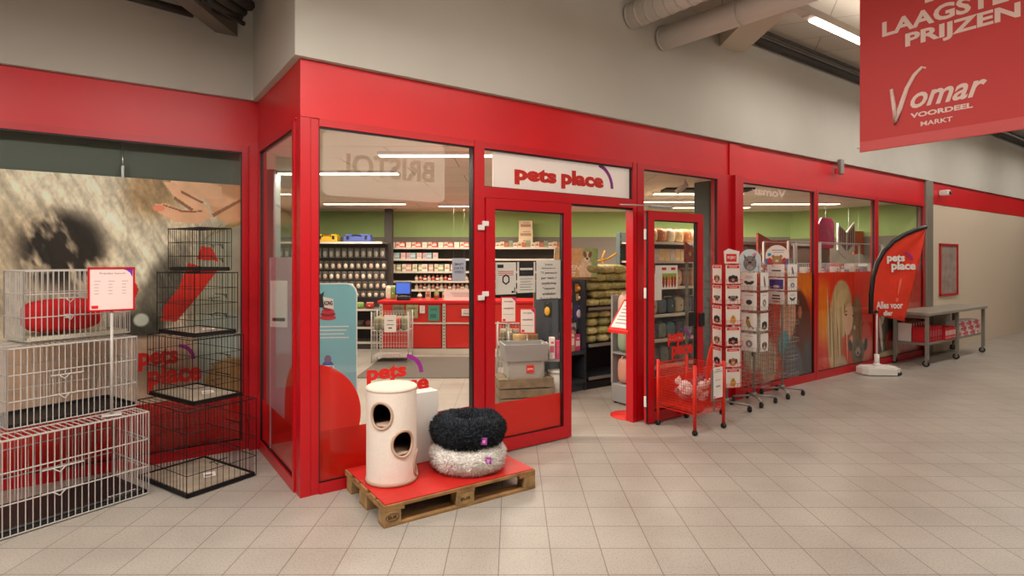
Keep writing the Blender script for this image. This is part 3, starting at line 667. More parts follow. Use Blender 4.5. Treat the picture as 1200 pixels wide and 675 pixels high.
# ---- fluffy beds
def fur_bed(name, loc, R0, r0, h, col, tip, label, seed, tagxz):
    t = T(name, label, 'pet bed', loc); random.seed(seed); mb = MB()
    NU, NV = 72, 20; rn = np.random.RandomState(seed)
    def P(u, v, k=0):
        wob = 1+.05*math.sin(3*u+seed)+.035*math.sin(7*u+v*2)+.03*math.sin(5*v+4*u)
        x = (R0+r0*wob*math.cos(v))+k*math.cos(v); z = h/2+(h/2)*wob*.96*math.sin(v)+k*math.sin(v)
        return Vector((x*math.cos(u), x*math.sin(u), max(z, .002)))
    vs = [P(2*math.pi*i/NU, 2*math.pi*j/NV) for i in range(NU) for j in range(NV)]
    fs = [(i*NV+j, ((i+1) % NU)*NV+j, ((i+1) % NU)*NV+(j+1) % NV, i*NV+(j+1) % NV) for i in range(NU) for j in range(NV)]
    mb.add(vs, fs, 0, True)
    for _ in range(9000):
        u = rn.rand()*2*math.pi; v = rn.rand()*2*math.pi; p = P(u, v, -.004); tp = P(u+rn.randn()*.07, v+rn.randn()*.16, .020+rn.rand()*.012)
        tp.z = max(tp.z-.004, .001); a = Vector((-math.sin(u), math.cos(u), 0))*.0055; b = (P(u, v+.05, 0)-P(u, v-.05, 0)).normalized()*.0055
        mb.add([p+a, p-a*.5+b, p-a*.5-b, tp], [(0, 1, 3), (1, 2, 3), (2, 0, 3)], 1 if rn.rand() < .3 else 0, True)
    O('fur_ring', mb, [mat('fur_%d' % seed, col, .95), mat('fur_tips_%d' % seed, tip, .9)], t)
    mb = MB(); mb.lathe([(0, h*.35), (R0*.7, h*.38), (R0, h*.3), (R0, .02), (0, .015)], 40); O('cushion', mb, mat('fur_%d' % seed, col), t)
    x, z, dep = tagxz; mb = MB(); mb.bbox(x-.02, x+.025, -dep-.004, -dep, z-.026, z+.026, .003); mb.box(x-.008, x+.012, -dep-.006, -dep-.004, z-.012, z+.01, 1)
    O('brand_label', mb, [mat('violet_label', (170, 60, 170), .5), mat('pink_label', (232, 150, 200), .5)], t)
    return t
bx = Vector((-.335, 4.42, ZT))
fur_bed('fluffy_pet_bed', bx, .185, .092, .19, (240, 234, 226), (250, 244, 238), 'white fluffy ring-shaped pet bed lying on the red mat, beneath the black one', 11, (.16, .12, .235))
fur_bed('fluffy_pet_bed', bx+Vector((.0, .02, .178)), .178, .10, .205, (14, 17, 22), (44, 54, 66), 'black fluffy ring-shaped pet bed lying on top of the white one', 12, (.13, .085, .262)).name = 'fluffy_pet_bed.001'
# ---- wire crates
CR = R(57.3); cu = Vector((math.cos(CR), math.sin(CR), 0)); cn = Vector((-cu.y, cu.x, 0))
def wire_crate(A, w_, l_, h, z0, m, trm, label, group, step=.036, r=.0026, rings=3, tray_h=.035, paper=None, door=True):
    t = T('wire_pet_crate', label, 'pet crate', (A[0], A[1], z0), CR, group); g = .006
    def panel(name, p0, p1, solid_frame=True):
        mb = MB(); p0 = Vector(p0); p1 = Vector(p1); L = (p1-p0).length; n = max(2, int(L/step)); Z = Vector((0, 0, 1))
        for i in range(n+1): q = p0+(p1-p0)*i/n; mb.bar(q+Z*.012, q+Z*(h-.004), r if 0 < i < n else r*1.7)
        for k in range(rings+2): zz = .012+(h-.02)*k/(rings+1); mb.bar(p0+Z*zz, p1+Z*zz, r*1.45)
        return O(name, mb, m, t)
    a, b, c, d = (g, g, 0), (w_-g, g, 0), (w_-g, l_-g, 0), (g, l_-g, 0)
    fp = panel('long_panel', a, b); panel('end_panel', b, c); panel('long_panel', d, c); panel('end_panel', a, d)
    mb = MB(); n = int(w_/step)
    for i in range(n+1): x = g+(w_-2*g)*i/n; mb.bar((x, g, h-.006), (x, l_-g, h-.006), r)
    for k in range(4): y = g+(l_-2*g)*k/3; mb.bar((g, y, h-.004), (w_-g, y, h-.004), r*1.4)
    O('top_panel', mb, m, t)
    mb = MB(); i = .014; mb.box(i, w_-i, i, l_-i, .004, .012); 
    for q in ((i, w_-i, i, i+.012), (i, w_-i, l_-i-.012, l_-i), (i, i+.012, i, l_-i), (w_-i-.012, w_-i, i, l_-i)): mb.box(q[0], q[1], q[2], q[3], .004, tray_h)
    O('tray', mb, trm, t)
    if paper:
        mb = MB(); mb.bbox(.035, w_-.035, .035, l_-.035, .013, .03, .008); O('tray_liner', mb, paper, t)
        cx, cy = w_*.45, l_*.3; mb = MB(); mb.add([(cx, cy, .035), (cx+.08, cy-.03, .037), (cx+.13, cy+.07, .036), (cx+.05, cy+.1, .038)], [(0, 1, 2, 3)])
        mb.add([(cx+.02, cy+.02, .0375), (cx+.07, cy, .0385), (cx+.085, cy+.03, .038), (cx+.035, cy+.05, .039)], [(0, 1, 2, 3)], 1); O('info_card', mb, [PAPER, GREYM], t)
    if door:
        for zz in (h*.3, h*.62):
            mb = MB(); mb.bar((w_+.004, l_*.3, zz), (w_+.004, l_*.62, zz), r*1.8); mb.tube([(w_+.004, l_*.32, zz), (w_+.02, l_*.36, zz-.03), (w_+.004, l_*.4, zz)], r*1.4, 5); O('door_latch', mb, m, t)
        for zz in (h*.35, h*.6):
            mb = MB(); mb.bar((w_*.3, -.002, zz), (w_*.55, -.002, zz), r*1.8); mb.tube([(w_*.36, -.002, zz), (w_*.4, -.016, zz-.03), (w_*.44, -.002, zz)], r*1.4, 5); O('door_latch', mb, m, t)
    return t
BR = mat('brown_liner', (158, 144, 126), .8, noise=.2, nscale=8); G1, G2 = 'black wire crates stacked in the corner', 'pale wire crates stacked at the window'
wire_crate((-2.34, 4.15), .56, .74, .63, 0, BLACKW, BLACK, 'black wire pet crate on the floor, lowest and widest of the black stack', G1, step=.044, r=.0020, paper=BR)
wire_crate((-2.375, 4.29), .42, .68, .50, .634, BLACKW, BLACK, 'black wire pet crate second from the floor in the black stack', G1, step=.044, r=.0020, paper=BR)
wire_crate((-2.39, 4.34), .36, .56, .495, 1.138, BLACKW, BLACK, 'black wire pet crate third from the floor in the black stack', G1, step=.040, r=.0019, paper=BR)
wire_crate((-2.37, 4.37), .27, .46, .345, 1.637, BLACKW, BLACK, 'black wire pet crate, smallest and topmost of the black stack', G1, step=.030, r=.0019, rings=2)
B1 = Vector((-2.67, 4.26, 0)); A1 = B1-cu*.93
t = wire_crate(A1, .93, .58, .615, 0, WHITEW, BLACK, 'pale wire pet crate on the floor with a black tray, lowest of the pale stack', G2, step=.038, r=.0034, rings=2)
O('black_tray_mat', MB().bbox(.03, .9, .03, .54, .014, .05, .01), BLACK, t);
mb = MB(); V_, f_, _ = text_mesh('adventure', .02, .3, 1.0, 1.0); mb.add([(.68+.18*a, .045+.035*b, .0505) for a, b in V_], f_); O('tray_lettering', mb, WHITE, t)
B2 = Vector((-2.83, 4.37, 0)); t = wire_crate(B2-cu*.78, .78, .48, .535, .62, WHITEW, BLACK, 'pale wire pet crate in the middle of the pale stack, a black tray inside', G2, step=.034, r=.0032, rings=2)
B3 = Vector((-2.93, 4.44, 0)); t = wire_crate(B3-cu*.66, .66, .38, .495, 1.162, WHITEW, mat('cream_tray', (196, 190, 166), .6), 'pale wire pet crate, topmost of the pale stack with a cream tray', G2, step=.032, r=.0032, rings=2)
q = B3-cu*.60+cn*.06
t = T('red_pet_cushion', 'red cushion inside the topmost pale wire crate', 'cushion', (q.x, q.y, 1.162+.037), CR)
mb = MB(); mb.ell((.26, .22, .12), .25, .09, .12, 20, 12, p=.6); O('cushion_body', mb, mat('red_fabric', (190, 22, 26), .9, noise=.08, nscale=10), t); O('fabric_label', MB().box(.24, .28, .128, .133, .1, .13), WHITE, t)
# ---- price sign in front of the pale crates
pz = .62; q = at(132, 400, 4.11)
t = T('sign_stand', 'white sign in a red frame on a thin pole, before the pale crates', 'sign', (q.x, q.y-.01, pz), R(36))
mb = MB(); mb.cyl((0, 0, .01), (0, 0, .78), .010, 12); O('pole', mb, WHITEW, t); O('foot_plate', MB().bbox(-.06, .06, -.03, .06, 0, .012, .004), WHITEW, t)
z0, z1 = .745, 1.055; mb = MB(); W2 = .138
for a in ((-W2, W2, z0, z0+.012), (-W2, W2, z1-.012, z1), (-W2, -W2+.012, z0, z1), (W2-.012, W2, z0, z1)): mb.box(a[0], a[1], -.024, -.01, a[2], a[3])
mb.box(-W2+.002, W2-.002, -.014, -.010, z0+.002, z1-.002); O('frame', mb, REDD, t)
sh = O('sheet', MB().box(-W2+.012, W2-.012, -.018, -.014, z0+.012, z1-.012), mat('pink_paper', (240, 212, 206), .6), t)
mb = MB(); add_text(mb, 'Prijslijst bench', -.07, .08, z1-.052, z1-.038, -.0185, 0, bold=.02)
for rr in range(5):
    for cc in range(3): mb.box(-.1+cc*.08, -.075+cc*.08+.012*(rr == 0), -.0185, -.018, z1-.1-rr*.022, z1-.097-rr*.022, 0)
mb.prism([(W2-.07, z1-.013), (W2-.05, z1-.022), (W2-.03, z1-.04), (W2-.0155, z1-.072), (W2-.0135, z1-.013)], -.0187, -.018, 'xz', 1); mb.box(-W2+.022, -W2+.06, -.0185, -.018, z0+.02, z0+.042, 2)
O('print', mb, [mat('grey_ink', (150, 120, 122), .7), mat('violet_print', (120, 40, 180), .5), LOGO], sh)
# ---- red wire dump bin on wheels
ub = F(3.81, -.455); tc = Vector((1.853, 6.0, 0)); t = T('wire_dump_bin', 'red wire dump bin on castors beside the folded-back door', 'display bin', tc, AZ); hw = .232
for k, (x, y) in enumerate(((-hw, -hw), (hw, -hw), (-hw, hw), (hw, hw))):
    le = O('leg', MB().cyl((x, y, .055), (x, y, .69), .017, 12), REDW, t)
    mb = MB(); mb.cyl((x-.014, y, .026), (x+.014, y, .026), .026, 16); mb.bbox(x-.016, x+.016, y-.014, y+.014, .03, .058, .004); O('caster', mb, BLACK, le)
def mesh_panel(name, p, q, z0, z1, st=.026, r=.0022):
    mb = MB(); p = Vector((*p, 0)); q = Vector((*q, 0)); n = int((q-p).length/st); Z = Vector((0, 0, 1))
    for i in range(1, n): x = p+(q-p)*i/n; mb.bar(x+Z*z0, x+Z*z1, r)
    k = max(1, int((z1-z0)/st))
    for i in range(k+1): zz = z0+(z1-z0)*i/k; mb.bar(p+Z*zz, q+Z*zz, r*(1.8 if i in (0, k) else 1))
    return O(name, mb, REDW, t)
for p, q in (((-hw, -hw), (hw, -hw)), ((-hw, hw), (hw, hw)), ((-hw, -hw), (-hw, hw)), ((hw, -hw), (hw, hw))): mesh_panel('mesh_side', p, q, .20, .655)
mb = MB()
for i in range(17): v = -hw+2*hw*i/16; mb.bar((v, -hw, .24), (v, hw, .24), .0022); mb.bar((-hw, v, .24), (hw, v, .24), .0022)
O('mesh_floor', mb, REDW, t)
mb = MB(); mb.bar((.06, -hw-.008, .2), (.06, -hw-.008, .70), .008, 8); mb.box(.02, .06, -hw-.006, -hw-.003, .3, .62); O('sign_clip', mb, GREYM, t)
t = T('price_sign', 'white price sheet clipped to the front of the red dump bin', 'sign', tc, AZ)
xa = -.0; sh = O('sheet', MB().box(.045, .195, -hw-.016, -hw-.012, .33, .64), PAPER, t)
mb = MB(); add_text(mb, 'Pluche', .09, .15, .61, .622, -hw-.0165); add_text(mb, 'Hondenspeelgoed', .06, .18, .588, .602, -hw-.0165); add_text(mb, 'per stuk', .08, .16, .505, .517, -hw-.0165); add_text(mb, '€3,49', .085, .155, .435, .458, -hw-.0165, bold=.03)
mb.box(.052, .068, -hw-.0165, -hw-.016, .337, .353, 1); O('print', mb, [INK, LOGO], sh)
t = T('shark_fin_sign', 'curved red fin-shaped sign rising from the right side of the red dump bin', 'sign', tc, AZ)
mb = MB(); mb.prism([(.12, .25), (.225, .25), (.227, .87), (.21, .85), (.17, .79), (.14, .70), (.125, .6)], -.11, -.10, 'xz'); O('fin_board', mb, REDW, t)
# plush toys in the bin
cols = [(206, 198, 192), (136, 124, 128), (206, 160, 90), (190, 180, 176), (104, 94, 104), (220, 214, 208)]
for k in range(11):
    a = k*2.4; rr = .05+.105*((k*.37) % 1); x = rr*math.cos(a); y = rr*math.sin(a)*.9-.02; z = .30+.055*(k//4)
    q = tc+U*x+N*y
    t = T('plush_toy', 'small plush dog toy lying in the heap inside the red dump bin', 'toy', (q.x, q.y, z), a, 'plush toys heaped in the dump bin')
    kc = 2 if k == 5 else [0, 1, 3, 4, 5][k % 5]; c = cols[kc]; m_ = mat('plush_%d' % kc, c, .95, noise=.1, nscale=30)
    mb = MB(); mb.ell((0, 0, .035), .065, .045, .042, 12, 8, jit=.05); O('toy_body', mb, m_, t)
    mb = MB(); mb.ell((.065, 0, .065), .036, .034, .034, 12, 8); mb.ell((.095, 0, .055), .016, .014, .012, 8, 6, 1); O('toy_head', mb, [m_, mat('plush_4', cols[4])], t)
    for sgn in (-1, 1): O('toy_ear', MB().ell((.06, sgn*.03, .09), .014, .012, .026, 8, 6), m_, t)
# ---- card racks
def animal(P, kind, w_, h_):
    hd = (206, 32, 34)
    if kind == 'black dog': P.e(0, h_*.30, w_*.26, h_*.24, (44, 40, 52)); P.e(-w_*.24, h_*.3, w_*.1, h_*.2, (36, 32, 44)); P.e(w_*.24, h_*.3, w_*.1, h_*.2, (36, 32, 44)); P.e(0, h_*.24, w_*.1, h_*.1, (180, 150, 120))
    if kind == 'brown dog': P.e(0, h_*.3, w_*.24, h_*.24, (150, 106, 76)); P.e(-w_*.22, h_*.34, w_*.09, h_*.16, (84, 58, 48)); P.e(w_*.22, h_*.34, w_*.09, h_*.16, (84, 58, 48)); P.e(0, h_*.22, w_*.12, h_*.1, (206, 180, 150))
    if kind == 'grey pug': P.e(0, h_*.34, w_*.26, h_*.18, (120, 112, 110)); P.e(-w_*.26, h_*.42, w_*.1, h_*.08, (50, 46, 48), .5); P.e(w_*.26, h_*.42, w_*.1, h_*.08, (50, 46, 48), -.5); P.e(0, h_*.28, w_*.12, h_*.08, (44, 42, 44))
    if kind == 'golden dog': P.e(0, h_*.28, w_*.2, h_*.24, (206, 160, 84)); P.e(0, h_*.46, w_*.13, h_*.12, (196, 146, 70)); P.e(0, h_*.43, w_*.04, h_*.03, (50, 36, 30))
    if kind == 'butterfly': P.e(-w_*.16, h_*.42, w_*.18, h_*.09, (60, 60, 66), -.5); P.e(w_*.16, h_*.42, w_*.18, h_*.09, (60, 60, 66), .5); P.e(0, h_*.4, w_*.03, h_*.09, (30, 30, 30)); P.r(-w_*.25, w_*.25, h_*.7, h_*.72, (150, 150, 150)); P.r(-w_*.2, w_*.2, h_*.78, h_*.8, (150, 150, 150))
    if kind == 'dark hedgehog': P.e(0, h_*.45, w_*.2, h_*.14, (60, 54, 54), soft=.2); P.r(-w_*.3, w_*.3, h_*.83, h_*.87, (170, 150, 180))
    if kind == 'ginger cat': P.e(-w_*.05, h_*.4, w_*.14, h_*.28, (170, 140, 80), .3); P.e(-w_*.08, h_*.72, w_*.1, h_*.09, (120, 90, 50)); P.p([(0, h_*.3), (w_*.3, h_*.1), (w_*.33, h_*.14), (w_*.03, h_*.36)], (90, 90, 90))
    if kind == 'grey rabbit': P.e(0, h_*.42, w_*.22, h_*.2, (130, 124, 122), soft=.2); P.e(-.0, h_*.4, w_*.08, h_*.1, (210, 200, 196)); P.r(-w_*.25, w_*.25, h_*.84, h_*.87, (160, 150, 160))
    if kind == 'purple night': P.r(-w_*.42, w_*.42, h_*.12, h_*.9, (84, 66, 132)); P.e(0, h_*.3, w_*.2, h_*.12, (232, 222, 230)); P.e(-w_*.2, h_*.7, w_*.1, h_*.08, (60, 44, 110))
    if kind == 'word row': P.r(-w_*.3, w_*.3, h_*.42, h_*.54, (60, 52, 56)); P.r(-w_*.3, -w_*.1, h_*.8, h_*.86, (220, 120, 110))
    if kind == 'love words': P.r(-w_*.25, w_*.2, h_*.6, h_*.75, (90, 80, 84)); P.r(-w_*.3, w_*.25, h_*.38, h_*.5, (60, 56, 60)); P.e(0, h_*.2, w_*.25, h_*.08, (230, 120, 70))
    if kind == 'slim bird': P.e(0, h_*.5, w_*.1, h_*.3, (110, 100, 110), .2); P.e(w_*.06, h_*.3, w_*.08, h_*.14, (70, 62, 66))
_cm = {}
def card_mesh(kind, w_, h_, header):
    key = (kind, w_, h_, header)
    if key not in _cm:
        def fn(P):
            P.fill((232, 226, 220) if not header else (226, 216, 208))
            if header: P.r(-w_*.42, w_*.42, h_*.82, h_*.97, (206, 36, 38)); P.r(-w_*.28, w_*.28, h_*.88, h_*.91, (240, 200, 195))
            animal(P, kind, w_, h_*(.86 if header else 1))
        _cm[key] = picture_mesh('card', -w_/2, w_/2, 0, h_, 28, 36, fn, .004)
    return _cm[key]
def rack(loc, rz, hw, ztop, zbot, label, red=False, header=None, arms=4):
    t = T('card_rack', label, 'card rack', loc, rz); m = mat('rack_grey', (150, 144, 138), .4, metal=.4)
    mb = MB(); mb.cyl((0, 0, .09), (0, 0, ztop), .014, 12); mb.cyl((0, 0, .08), (0, 0, .13), .03, 12); O('pole', mb, m, t)
    for k in range(arms):
        a = math.pi/4+2*math.pi*k/arms; e_ = Vector((math.cos(a)*.25, math.sin(a)*.25, 0))
        b = O('base_arm', MB().tube([(0, 0, .095), (e_.x, e_.y, .075)], .013, 6), m, t)
        mb = MB(); mb.cyl((e_.x-.014, e_.y, .028), (e_.x+.014, e_.y, .028), .028, 16); mb.cyl((e_.x, e_.y, .04), (e_.x, e_.y, .075), .01, 8); mb.bbox(e_.x-.018, e_.x+.018, e_.y-.02, e_.y+.012, .035, .062, .004); O('caster', mb, BLACK, b)
    mb = MB(); wires = 5
    for side in range(4):
        a = side*math.pi/2; ax = Vector((math.cos(a), math.sin(a), 0)); ay = Vector((-ax.y, ax.x, 0))
        for i in range(wires): p = ax*(hw*(-1+2*i/(wires-1)))-ay*hw; mb.bar(p+Vector((0, 0, zbot)), p+Vector((0, 0, ztop-.05)), .0026)
        z = zbot
        while z < ztop-.04:
            mb.bar(-ax*hw-ay*hw+Vector((0, 0, z)), ax*hw-ay*hw+Vector((0, 0, z)), .0026); z += .06
    for z in (zbot, ztop-.05): mb.bar((-hw, 0, z), (hw, 0, z), .004); mb.bar((0, -hw, z), (0, hw, z), .004)
    O('wire_cage', mb, REDW if red else m, t)
    return t
def pocket(t, face, hw, z, w_, red):
    a = face*math.pi/2; mb = MB(); q = lambda x, y, zz: (x*math.cos(a)-y*math.sin(a), x*math.sin(a)+y*math.cos(a), zz)
    y0, y1 = -hw, -hw-.04; x = w_/2+.006
    for zz in (z-.004, z+.045): mb.tube([q(-x, y0, zz), q(-x, y1, zz), q(x, y1, zz), q(x, y0, zz)], .0024, 4)
    for i in range(5): xx = -x+2*x*i/4; mb.bar(q(xx, y1, z-.004), q(xx, y1, z+.045), .002); mb.bar(q(xx, y0, z-.004), q(xx, y1, z-.004), .002)
    O('pocket', mb, REDW if red else CHROME, t)
def fill_rack(loc, rz, hw, t, face, zs, kinds, w_, h_, hdr, red, who, grp):
    for z, kd in zip(zs, kinds):
        pocket(t, face, hw, z-h_/2, w_, red)
        if kd is None: continue
        a = rz+face*math.pi/2; p = Vector(loc)+Vector((math.sin(a), -math.cos(a), 0))*(hw+.022)
        o = link('greeting_card', card_mesh(kd, w_, h_, hdr), None, (p.x, p.y, z-h_/2), a)
        n = zs.index(z); pos = 'topmost' if n == 0 else 'lowest' if n == len(zs)-1 else ['', 'second', 'third', 'fourth', 'fifth'][n]+' from the top'
        tag(o, '%s card, %s in %s' % (kd, pos, who), 'card', grp)
z6 = [1.565, 1.335, 1.10, .86, .62, .385]
l1 = Vector((2.49, 6.70, 0)); r1 = R(-20.6+33); rk = rack(l1, r1, .105, 1.74, .27, 'card rack on castors with red-headed dog cards, nearest the dump bin', True)
G = 'dog cards on the rack nearest the dump bin'
fill_rack(l1, r1, .105, rk, 0, z6, ['black dog', 'grey pug', 'golden dog', 'black dog', 'brown dog', 'golden dog'], .18, .21, True, True, 'front column of rack nearest the bin', G)
fill_rack(l1, r1, .105, rk, 3, z6, ['brown dog', 'grey pug', 'black dog', 'brown dog', 'black dog', 'grey pug'], .18, .21, True, True, 'left column of rack nearest the bin', G)
fill_rack(l1, r1, .105, rk, 1, z6, ['golden dog', 'black dog', 'brown dog', 'grey pug', 'brown dog', 'black dog'], .18, .21, True, True, 'right column of rack nearest the bin', G)
def topper(t, hw, poly, m, y, extra=None, name='header_board'):
    mb = MB(); mb.prism(poly, y, y+.004, 'xz'); h = O(name, mb, m, t); return h
h = topper(rk, .1, [(-.09, 1.69), (.09, 1.69), (.10, 1.83), (.04, 1.84), (-.04, 1.86), (-.1, 1.83)], PAPER, -.10)
mb = MB(); mb.box(-.07, .06, -.102, -.1, 1.71, 1.80); O('header_print', mb, LOGO, h); mb = MB(); add_text(mb, 'KIJK!', -.055, .045, 1.735, 1.775, -.103); O('header_lettering', mb, PAPER, h)
l2 = Vector((2.935, 7.0, 0)); r2 = R(-22.7-27); rk = rack(l2, r2, .105, 1.74, .27, 'card rack on castors topped by a rounded board with a grey bulldog', False)
G = 'white cards on the bulldog-topped rack'; z4 = [1.475, 1.235, .99, .745]
fill_rack(l2, r2, .105, rk, 0, z4+[.5, .33], ['butterfly', 'dark hedgehog', 'ginger cat', 'grey rabbit', None, None], .19, .21, False, False, 'front column of bulldog-topped rack', G)
fill_rack(l2, r2, .105, rk, 1, z4+[.5, .33], ['slim bird', 'grey rabbit', 'black dog', 'brown dog', None, None], .19, .21, False, False, 'right column of the bulldog-topped rack', G)
fill_rack(l2, r2, .105, rk, 3, z4, ['brown dog', 'butterfly', 'grey rabbit', 'slim bird'], .19, .21, False, False, 'left column of the bulldog-topped rack', G)
def bulldog(P):
    P.fill((196, 210, 214)); P.e(.0, 1.69, .075, .09, (120, 112, 112)); P.e(-.005, 1.72, .055, .05, (132, 122, 122)); P.p([(-.075, 1.80), (-.03, 1.755), (-.06, 1.73)], (104, 96, 98)); P.p([(.07, 1.81), (.055, 1.73), (.02, 1.76)], (104, 96, 98))
    P.e(0, 1.70, .02, .014, (50, 44, 46)); P.e(-.03, 1.73, .01, .008, (30, 26, 28)); P.e(.028, 1.73, .01, .008, (30, 26, 28)); P.e(.05, 1.80, .03, .012, (220, 130, 160), .4); P.e(0, 1.64, .04, .03, (170, 160, 158))
def round_header(t, y, cx, hw_, z0, z1, fn, rz=0, name='header_board'):
    """board with a rounded top: grid picture cut to the outline"""
    me = picture_mesh('h', -hw_, hw_, z0, z1, 60, 60, fn, .004)
    import bmesh
    bm = bmesh.new(); bm.from_mesh(me); r = hw_
    kill = [f for f in bm.faces if (lambda c: c.z > z1-r and (c.x**2+((c.z-(z1-r)))**2) > r*r*1.0)(f.calc_center_median()) or len(f.verts) == 4 and f.material_index == 1]
    bmesh.ops.delete(bm, geom=kill, context='FACES'); bm.to_mesh(me); bm.free()
    n = 24; poly = [(-hw_, z0)]+[(-r*math.cos(math.pi*i/n), z1-r+r*math.sin(math.pi*i/n)) for i in range(n+1)]+[(hw_, z0)]
    o = O(name, MB().prism(poly, .0005, .005, 'xz'), PAPER, t, (cx, y, 0), rz); link('header_picture', me, o, (0, 0, 0)); return o
round_header(rk, -.105, 0, .125, 1.585, 1.86, bulldog, R(14))
l3 = Vector((3.47, 7.42, 0)); r3 = R(-24.9-30); rk = rack(l3, r3, .115, 1.8, .27, 'card rack on castors topped by a round board with a teddy bear', False)
G = 'cards on the bear-topped rack'; z3 = [1.60, 1.425, 1.25]
fill_rack(l3, r3, .115, rk, 0, z3+[1.0, .78, .56, .34], ['word row', 'purple night', 'love words', None, None, None, None], .215, .155, False, False, 'front column of the bear-topped rack', G)
fill_rack(l3, r3, .115, rk, 1, z3+[1.0, .78, .56, .34], ['slim bird', 'grey rabbit', 'butterfly', None, None, None, None], .215, .155, False, False, 'right column of the bear-topped rack', G)
fill_rack(l3, r3, .115, rk, 3, z3, ['slim bird', 'dark hedgehog', 'brown dog'], .215, .155, False, False, 'left column of the bear-topped rack', G)
def bear(P):
    P.fill((236, 224, 214)); P.r(-.2, .2, 1.6, 1.75, (92, 110, 170)); P.e(0, 1.83, .13, .10, (236, 224, 214), soft=.02); P.e(0, 1.73, .06, .055, (176, 130, 84)); P.e(-.045, 1.775, .02, .02, (170, 120, 76)); P.e(.045, 1.775, .02, .02, (170, 120, 76))
    P.e(0, 1.72, .022, .016, (226, 196, 150)); P.r(-.07, .07, 1.66, 1.685, (200, 44, 40)); P.e(-.09, 1.80, .022, .022, (40, 150, 190)); P.r(-.06, .09, 1.85, 1.86, (160, 150, 170)); P.r(-.04, .08, 1.825, 1.833, (160, 150, 170)); P.e(-.085, 1.72, .025, .04, (200, 50, 44)); P.e(.085, 1.72, .025, .04, (200, 50, 44))
round_header(rk, -.12, 0, .135, 1.67, 1.92, bear, R(22))
def bear2(P): P.fill((232, 214, 196)); P.e(0, 1.74, .04, .09, (180, 150, 90)); P.e(0, 1.83, .05, .05, (236, 224, 214)); P.r(-.04, .04, 1.84, 1.85, (170, 150, 160))
round_header(rk, .09, -.15, .075, 1.66, 1.90, bear2, R(20))
# ---- feather flag
fb = F(8.45, -.30)
t = T('feather_flag', 'orange-red feather flag on a pole with a white weighted base', 'flag', fb, 0)
mb = MB(); mb.prism([(-.27, -.08), (-.22, -.16), (.18, -.2), (.28, -.12), (.27, .1), (.18, .16), (-.2, .14), (-.28, .06)], .012, .105, 'xy'); mb.prism([(-.24, -.07), (-.2, -.13), (.16, -.17), (.25, -.1), (.24, .08), (.16, .13), (-.18, .11), (-.25, .05)], .105, .125, 'xy'); mb.cyl((0, 0, .12), (0, 0, .3), .035, 14); mb.cyl((0, 0, .12), (0, 0, .16), .05, 14)
O('base', mb, WHITE, t); mb = MB(); mb.cyl((.2, -.19, .028), (.2, -.17, .028), .028, 12); mb.cyl((.27, -.13, .028), (.27, -.11, .028), .028, 12); O('caster', mb, BLACK, t)
fpx = lambda px, py: ((px-600)*fb.y/FPX-fb.x, EYE+(HY-py)*fb.y/FPX)
mb = MB(); mb.cyl((0, 0, .3), (0, 0, .98), .012, 10); O('pole', mb, WHITE, t)
xo = fpx(1019, 400)[0]
curve = [fpx(*q) for q in ((1020.5, 367), (1021, 345), (1023, 325), (1028, 308), (1036, 294), (1047, 283), (1060, 275), (1073, 269.5), (1085, 266))]
mb = MB(); mb.tube([(0, 0, .95)]+[(x, 0, z) for x, z in curve], [.03]+[.034]*len(curve), 8); O('pole_sleeve', mb, BLACK, t)
right = [fpx(*q) for q in ((1085, 268), (1078, 300), (1070, 336), (1060, 377))]
def rp(f, arr):
    g = f*(len(arr)-1); i = min(int(g), len(arr)-2); g -= i; return (arr[i][0]*(1-g)+arr[i+1][0]*g, arr[i][1]*(1-g)+arr[i+1][1]*g)
vs = []; nu, nv = 26, 18; lc = curve[::-1]; mb = MB()
for j in range(nv+1):
    a = rp(j/nv, lc); b = rp(j/nv, right)
    for i in range(nu+1):
        f = i/nu; vs.append((a[0]*(1-f)+b[0]*f, .012*math.sin(f*9+j*.35)*f, a[1]*(1-f)+b[1]*f))
fs = [(j*(nu+1)+i, j*(nu+1)+i+1, (j+1)*(nu+1)+i+1, (j+1)*(nu+1)+i) for j in range(nv) for i in range(nu)]; mb.add(vs, fs, 0, True)
fo = O('flag_cloth', mb, mat('flag_cloth', (222, 52, 24), .6, noise=.1, nscale=4), t); so = fo.modifiers.new('s', 'SOLIDIFY'); so.thickness = .002
x0, zt = fpx(1038, 298); x1, zb = fpx(1070, 319)
lt = logo_two(x0, x1+.02, zb, zt+.02, -.03, fo, WHITE, PURPLE)
x0, zt = fpx(1027, 354); x1, zb = fpx(1055, 367)
lettering('slogan', 'Alles voor', x0-.02, x1+.02, zb+.07, zt+.01, -.03, WHITE, fo, bold=.03); lettering('slogan', 'dier', x0+.09, x0+.23, zb-.035, zb+.045, -.03, WHITE, fo, bold=.03)
x0, zt = fpx(1048, 326); lettering('slogan_accent', '!', x0, x0+.09, zt-.36, zt, -.032, mat('flag_pale', (232, 110, 84), .6), fo, bold=.0, shear=.3)
